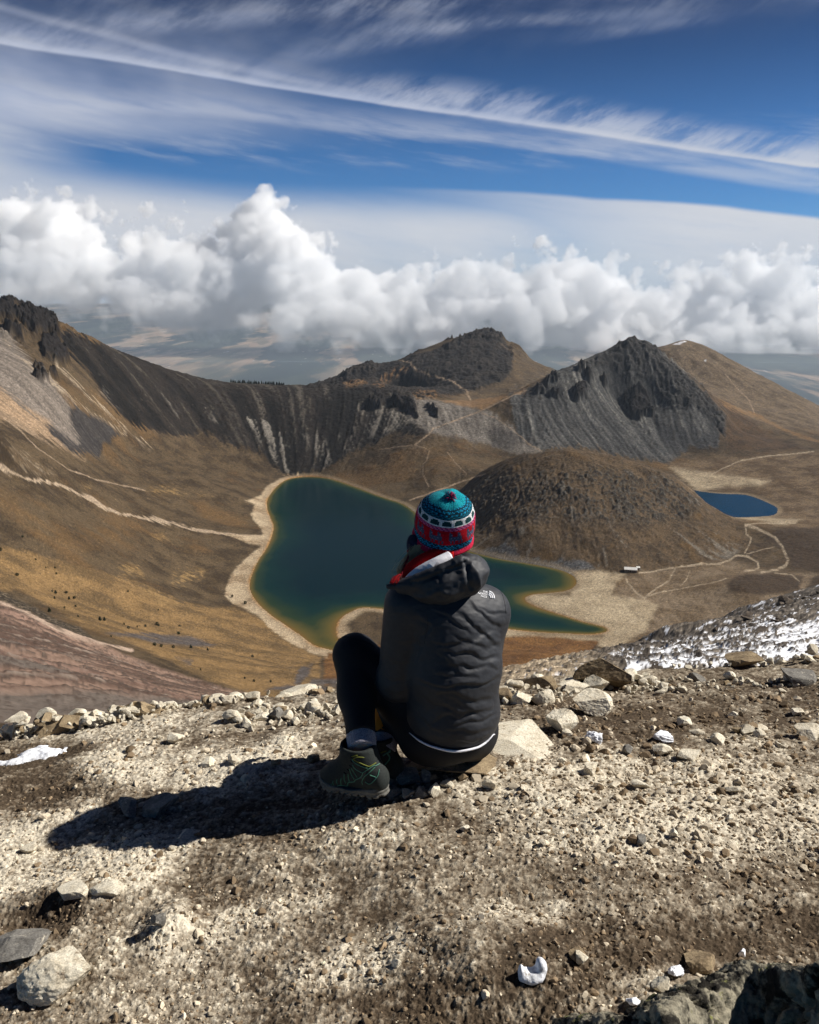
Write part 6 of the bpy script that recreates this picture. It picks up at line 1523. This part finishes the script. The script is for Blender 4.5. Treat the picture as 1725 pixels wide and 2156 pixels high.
    v, f = surface_nets(hood, hc - (.22, .16, .14), hc + (.16, .16, .14), .0034); v = smooth_mesh(v, f, 1); n = vnormals(v, f)
    px, py, _ = PROJ(v)
    q = fbm3(np.stack([v[:, 0] * 9 + v[:, 2] * 6, v[:, 1] * 9, v[:, 2] * 20 - v[:, 0] * 7], -1), 3, .45)
    v = v + n * (.006 * (1 - 2.2 * np.abs(q)) + .0006 * fbm3(v * 70, 2))[:, None]
    for pts, w, a in (([(722,690),(830,665),(930,615),(1010,590),(1070,560)], 4, -.006), ([(840,770),(905,745),(960,760),(1040,740)], 5, .005), ([(1062,545),(1080,640),(1100,720)], 5, -.007), ([(1100,580),(1140,640),(1150,700)], 5, .005), ([(900,660),(905,720),(910,770)], 4, -.003)):
        P = smooth_poly([Hx(*p) for p in pts], 4); dd = line_d((px + 3 * q).astype(np.float32), py.astype(np.float32), P); v = v + n * (a * np.exp(-(dd / w) ** 2))[:, None]
    hd = mesh_np('hood', v, f, M['jacket'], jk)
    # collar inside the hood
    rc = tube(smooth_poly([J(846,1226,2.50), J(858,1205,2.51), J(884,1184,2.515), J(915,1170,2.53), (J(950,1163,2.55))], 6), np.interp(np.linspace(0, 1, 25), [0, .3, 1], [.010, .019, .022]), 14)
    tri_fix('collar', *rc, M['red'], jk)
    lc = tube(smooth_poly([J(848,1232,2.475), J(866,1216,2.475), J(892,1200,2.475), J(922,1185,2.48), J(947,1174,2.50)], 6), np.interp(np.linspace(0, 1, 25), [0, .4, 1], [.008, .018, .020]), 12)
    tri_fix('collar_lining', *lc, M['lining'], jk)
    tg = shoot(bvh_of(*lc), [(0, 0)])
    k0 = J(903,1186,2.452); lb = np.array([k0, J(921,1181,2.455), J(913,1194,2.447), J(895,1206,2.446)]); nb = np.cross(lb[1] - lb[0], lb[3] - lb[0]); nb /= np.linalg.norm(nb)
    mesh_np('care_label', np.concatenate([lb, lb + nb * .0015]), [(0,1,2,3),(7,6,5,4),(0,4,5,1),(1,5,6,2),(2,6,7,3),(3,7,4,0)], M['white'], jk, smooth=False)
    hat(root, M); hair(root)
    # boots
    c9 = lambda x, y: ((1200 + x * .17391) / 1.753, (2600 + y * .17391) / 1.753)
    mint = [[c9(*p) for p in s] for s in ([(120,1690),(200,1740),(260,1750),(275,1720),(350,1715),(470,1730),(490,1670),(520,1650),(620,1640),(650,1600),(740,1560),(790,1500),(810,1450),(900,1390),(1000,1320),(1050,1290)], [(800,1700),(785,1640),(830,1540),(900,1480),(1000,1390),(1060,1330)], [(1060,1310),(1100,1290),(1160,1260)], [(1150,1380),(1130,1480),(1090,1560),(1000,1660),(930,1690),(850,1640)], [(950,1500),(1030,1530),(1100,1555)],
             [(570,1150),(620,1230),(760,1310),(900,1355)], [(580,1280),(650,1370),(760,1440),(810,1450)], [(560,1350),(620,1450),(690,1550)], [(520,1370),(560,1480),(620,1590)], [(490,1480),(500,1570),(525,1650)], [(410,1480),(410,1590),(440,1670)], [(350,1560),(335,1640),(350,1715)], [(260,1590),(245,1640),(270,1690)], [(180,1620),(165,1660),(190,1710)])]
    lime = [[c9(*p) for p in s] for s in ([(830,1130),(700,1120),(610,1150),(640,1190),(760,1250),(900,1310),(960,1310),(1080,1240)], [(570,1105),(690,1080)])]
    ld = np.array([-.86, .48, -.15]); lh = LAN - ld * .088 + (0, 0, -.150); lh[1] -= .014; lh[2] = max(lh[2], float(G0(lh[0], lh[1])) - .012)
    bo, bb = boot(root, lh, ld, 1, [('trim', 'mint', mint, .0013), ('lime_trim', 'lime', lime, .0016)], M)
    decal_text('lettering', 'salomon', c9(765, 1590), 5.4, math.radians(-51), bb, M['grey'], bo)
    sp_ = [(c9(1260,1400), c9(1380,1360)), ]
    mint2 = [[c9(*p) for p in s] for s in ([(1390,960),(1330,1050),(1370,1110),(1350,1190),(1270,1280)], [(1230,1090),(1300,1040),(1390,1000)], [(400,1110),(440,1180),(520,1240)], [(270,1090),(350,1160),(450,1220)])]
    lime2 = [[c9(*p) for p in s] for s in ([(1180,1030),(1230,1010),(1300,985)],)]
    rd = np.array([-.84, .54, -.08]); rh = RAN - rd * .066 + (0, 0, -.135); rh[2] = max(rh[2], float(G0(rh[0], rh[1])) - .012)
    b2, bb2 = boot(root, rh, rd, -1, [('trim', 'mint', mint2, .0022), ('lime_trim', 'lime', lime2, .0018)], M)
    # crossed laces over the insteps
    for bq, bvh, cs in ((bo, bb, [((545,1100),(575,1150)), ((540,1190),(580,1230)), ((520,1290),(570,1330)), ((470,1370),(520,1420)), ((400,1440),(450,1480))]), (b2, bb2, [((370,880),(470,920)), ((360,960),(450,980))])):
        parts = []
        for a, b_ in cs:
            q = [p for p in shoot(bvh, dens([c9(*a), c9(*b_)], .8), .0012) if p is not None]
            if len(q) > 3: parts.append(tube(np.array(q), .0018, 6))
        if parts: tri_fix('laces', *join(parts), M['legs'], bq)
    return root
if 'person' not in SKIP: build_person()
# ------------------------------------------------------------------ small things on the crater floor
def TBZ(x, y): return bil(HB, np.asarray(x, float), np.asarray(y, float), GX0, GY0, GS)
def thit(px, py, y0=60., y1=2400.):
    """first point of the terrain along a sight line"""
    a, b, c = [float(q) for q in ray(px, py)]; ys = np.linspace(y0, y1, 1500); m = CH + c / b * ys < TBZ(a / b * ys, ys)
    k = int(np.argmax(m)) if m.any() else -1; y = ys[k]; x = a / b * y
    if 'terrain' not in SKIP:
        i = np.clip(np.searchsorted(rows, y), 0, len(rows) - 1); j = int(np.argmin(np.abs(TCU - x / y))); z = TZ[i, j]
    else: z = float(TBZ(x, y))
    return np.array([x, y, float(z)])
def box(bm, lo, hi):
    r = bmesh.ops.create_cube(bm, size=1); lo, hi = np.array(lo), np.array(hi)
    for q in r['verts']: q.co = Vector((lo + hi) / 2 + np.array(q.co) * (hi - lo))
def bmobj(name, fn, mat, parent=None):
    bm = bmesh.new(); fn(bm); me = bpy.data.meshes.new(name); bm.to_mesh(me); bm.free(); return link(name, me, mat, parent)
def build_hut():
    q = thit(1328, 1204, 900); e = empty('hut', q); e.rotation_euler.z = math.radians(-12)
    wall = flat('hut_wall', lin((150, 140, 124)) * .8, .9, .2, .6, .2); roof = flat('hut_roof', lin((232, 230, 224)) * .85, .6, .3, .5, .1); door = flat('hut_door', lin((60, 50, 42)), .8, .2)
    L, W, H, RH = 8.5, 4.2, 3.6, 2.2
    def walls(bm):
        v = [bm.verts.new(p) for p in ((-L,-W,-1),(L,-W,-1),(L,W,-1),(-L,W,-1),(-L,-W,H),(L,-W,H),(L,W,H),(-L,W,H),(-L,0,H+RH),(L,0,H+RH))]
        for f in ((0,1,5,4),(2,3,7,6),(1,2,6,9,5),(3,0,4,8,7)): bm.faces.new([v[i] for i in f])
    bmobj('wall', walls, wall, e)
    def rf(bm):
        for s in (-1, 1):
            a = [(-L-.5, s*(W+.6), H-.3), (L+.5, s*(W+.6), H-.3), (L+.5, 0, H+RH+.05), (-L-.5, 0, H+RH+.05)]
            lo = [bm.verts.new(p) for p in a]; hi = [bm.verts.new((p[0], p[1], p[2] + .22)) for p in a]
            for f in ((0,1,2,3),): bm.faces.new([lo[i] for i in f]); bm.faces.new([hi[i] for i in f])
            for i in range(4): bm.faces.new([lo[i], lo[(i+1)%4], hi[(i+1)%4], hi[i]])
        bmesh.ops.recalc_face_normals(bm, faces=bm.faces[:])
    bmobj('roof', rf, roof, e)
    bmobj('door', lambda bm: box(bm, (-1.2, -W-.06, -.2), (.1, -W+.05, 2.2)), door, e)
    for x in (-5.5, -3.2, 3., 5.6): bmobj('window', lambda bm: box(bm, (x-.6, -W-.05, 1.1), (x+.6, -W+.05, 2.3)), door, e)
    tag(e, 'small hut with a white gable roof at the foot of the dome', 'hut')
    q2 = thit(1344, 1199, 900); s = empty('shed', q2); s.rotation_euler.z = math.radians(-12)
    bmobj('wall', lambda bm: box(bm, (-2.2, -1.6, -.5), (2.2, 1.6, 2.8)), wall, s)
    def sr(bm): box(bm, (-2.6, -2., 2.82), (2.6, 2., 3.0)); [setattr(v.co, 'z', v.co.z + (1.1 if v.co.y > 0 else 0)) for v in bm.verts]
    bmobj('roof', sr, roof, s); tag(s, 'little white shed with a slanting roof beside the hut', 'shed')
def build_shrubs():
    leaf = flat('shrub_leaf', (.022, .030, .014), .9, .1, .8, .4); bark = flat('shrub_bark', (.06, .045, .03), .9, .1)
    r = np.random.RandomState(61)
    def crown(seed, h, conic):
        rr = np.random.RandomState(seed); V, Fc, o = [], [], 0
        for k in range(170):
            t = rr.uniform(.12, 1); wd = h * (.34 * (1 - t) ** .8 + .05 if conic else .42 * np.sqrt(max(0., 1 - (2 * t - 1) ** 2)) + .05)
            a = rr.uniform(0, 6.28); c = np.array([np.cos(a) * wd * rr.uniform(.3, 1), np.sin(a) * wd * rr.uniform(.3, 1), h * t]); s = h * rr.uniform(.05, .11)
            u = rr.normal(size=3); u /= np.linalg.norm(u); w = np.cross(u, rr.normal(size=3)); w /= np.linalg.norm(w)
            V.append(c + s * np.array([u, w, -u, -w])); Fc.append([o, o + 1, o + 2, o + 3]); o += 4
        return np.concatenate(V), np.array(Fc)
    P6 = [(5,188,1.5,0),(92,316,1.4,0),(295,410,1.6,1),(290,443,1.3,1),(367,443,1.5,1),(352,410,1.2,0),(394,436,1.1,0),(263,510,2.1,1),(415,540,1.1,1),(531,552,2.2,1),(555,560,1.5,1),(682,600,1.4,0),(771,581,1.1,0),(834,577,1.2,0),(842,583,1.0,0),(947,622,1.4,0),(821,692,1.7,0),(857,702,1.5,0),(921,703,1.4,0),(1014,703,2.0,1),(1102,711,1.4,1),(120,115,1.0,0),(343,500,1.0,0),(402,492,.9,0),(277,405,.9,0),(243,280,.8,0),(293,285,.9,1),(300,310,.8,0),(190,241,.9,0),(1302,470,1.3,0),(1233,432,1.0,0),(953,585,1.0,0),(1340,745,1.2,0),(1348,876,1.3,0),(1300,865,.9,0),(1065,822,.9,1),(1437,885,1.0,0),(590,650,.9,0),(659,583,.8,0),(728,583,.8,0),(680,410,.8,0),(840,503,.8,0)]
    own = {0: 'dark shrub at the left frame edge on the golden slope', 7: 'tall dark pine beside the rubble band on the left slope', 9: 'tallest dark pine among those on the golden slope', 19: 'dark pine at the end of the grey streak near the lake', 29: 'lone dark shrub on the beach left of the lake'}
    protos = {}
    for c in (0, 1):
        v, f = crown(70 + c, 1., c)
        me = bpy.data.meshes.new('crown')
        protos[c] = (v, f)
    for n, (x, y, s, con) in enumerate(P6):
        px, py = c6((x, y + 5 * s))[0]; q = thit(px, py, 150.); k = PROJ(q)[2] / F; h = s * 5.6 * k
        v, f = protos[con]; a = r.uniform(0, 6.28); R2 = np.array([[np.cos(a), -np.sin(a), 0], [np.sin(a), np.cos(a), 0], [0, 0, 1]])
        e = empty('pine_tree' if con else 'shrub', q)
        mesh_np('crown', (v * (h * r.uniform(.9, 1.3), h, h * r.uniform(.85, 1.1))) @ R2, f, leaf, e, smooth=False)
        vv, ff = tube(np.array([(0, 0, -.1 * h), (0, 0, .3 * h), (.02 * h, 0, .75 * h)]), [.06 * h, .045 * h, .02 * h], 6); tri_fix('trunk', vv, ff, bark, e)
        tag(e, own.get(n, 'small dark pine scattered on the golden slope left of the lake' if con else 'low dark shrub scattered on the golden slope left of the lake'), 'tree' if con else 'shrub', None if n in own else ('small pines on the golden slope' if con else 'low shrubs on the golden slope'))
def build_outcrop():
    q = PY(14, 1430, 205); v, f = rock_shape(2001, 5, 12, 0, .25); k = PROJ(q)[2] / F; v = v * (30 * k, 22 * k, 30 * k)
    o = mesh_np('outcrop', v, f, SM['dark'], smooth=False); o.location = q; tag(o, 'black rock outcrop on the pink scree at the left frame edge', 'rock')
    q = PY(150, 1478, 150); v, f = rock_shape(2002, 4, 12, 0, .2); k = PROJ(q)[2] / F; v = v * (22 * k, 12 * k, 11 * k)
    o = mesh_np('outcrop', v, f, SM['dark'], smooth=False); o.location = q - np.array([0, 0, 3 * k]); tag(o, 'low dark outcrop half sunk in the pink scree', 'rock')
def build_wood():
    leaf = flat('far_pine', (.010, .014, .010), .95, .05); r = np.random.RandomState(5); V, Fc, o = [], [], 0
    for k in range(150):
        px = r.uniform(486, 600); Y = r.uniform(2015, 2060); base = PY(px, np.interp(px, [486, 600], [808, 813]) + r.uniform(1, 5), Y); h = r.uniform(9, 15); w = h * .22
        n = 6; a = np.linspace(0, 6.28, n, endpoint=False) + r.uniform(0, 1)
        ring = np.stack([np.cos(a) * w * r.uniform(.7, 1.2, n), np.sin(a) * w, np.full(n, .1 * h)], 1)
        V += [base + ring, base + np.array([[r.normal() * .3, 0, h]])]
        for i in range(n): Fc.append([o + i, o + (i + 1) % n, o + n])
        o += n + 1
    ob = mesh_np('pine_wood', np.concatenate(V), np.array(Fc), leaf, smooth=False); tag(ob, 'dark strip of far pines just behind the crater rim', 'wood', kind='stuff')
def build_walkers():
    cl = flat('walker_cloth', (.03, .03, .05), .9, .2)
    for n, (px, py, lab) in enumerate(((1355, 1277, 'left one of two tiny dark walkers on the sand flat'), (1358, 1277, 'right one of two tiny dark walkers on the sand flat'))):
        q = thit(px, py, 900)
        def sdf(p):
            d = chain(p, [((0, 0, .95), .14), ((0, 0, 1.35), .17), ((0, 0, 1.52), .06)], .05)
            d = smin(d, sd_ell(p, (0, .01, 1.66), (.085, .10, .12)), .03)
            for s in (-1, 1):
                d = smin(d, chain(p, [((.09 * s, 0, .92), .095), ((.1 * s, .12 * s + .04, .5), .07), ((.1 * s, .16 * s, .08), .05), ((.1 * s, .16 * s + .14, .04), .045)], .03), .03)
                d = smin(d, chain(p, [((.18 * s, 0, 1.40), .06), ((.24 * s, -.05 * s, 1.13), .047), ((.22 * s, -.12 * s + .1, .9), .04)], .02), .03)
            return d
        v, f = surface_nets(sdf, (-.4, -.4, -.02), (.4, .4, 1.85), .03)
        o = mesh_np('person', v, f, cl); o.location = q; tag(o, lab, 'person')
if 'terrain' not in SKIP:
    build_hut(); build_shrubs(); build_outcrop(); build_wood(); build_walkers()
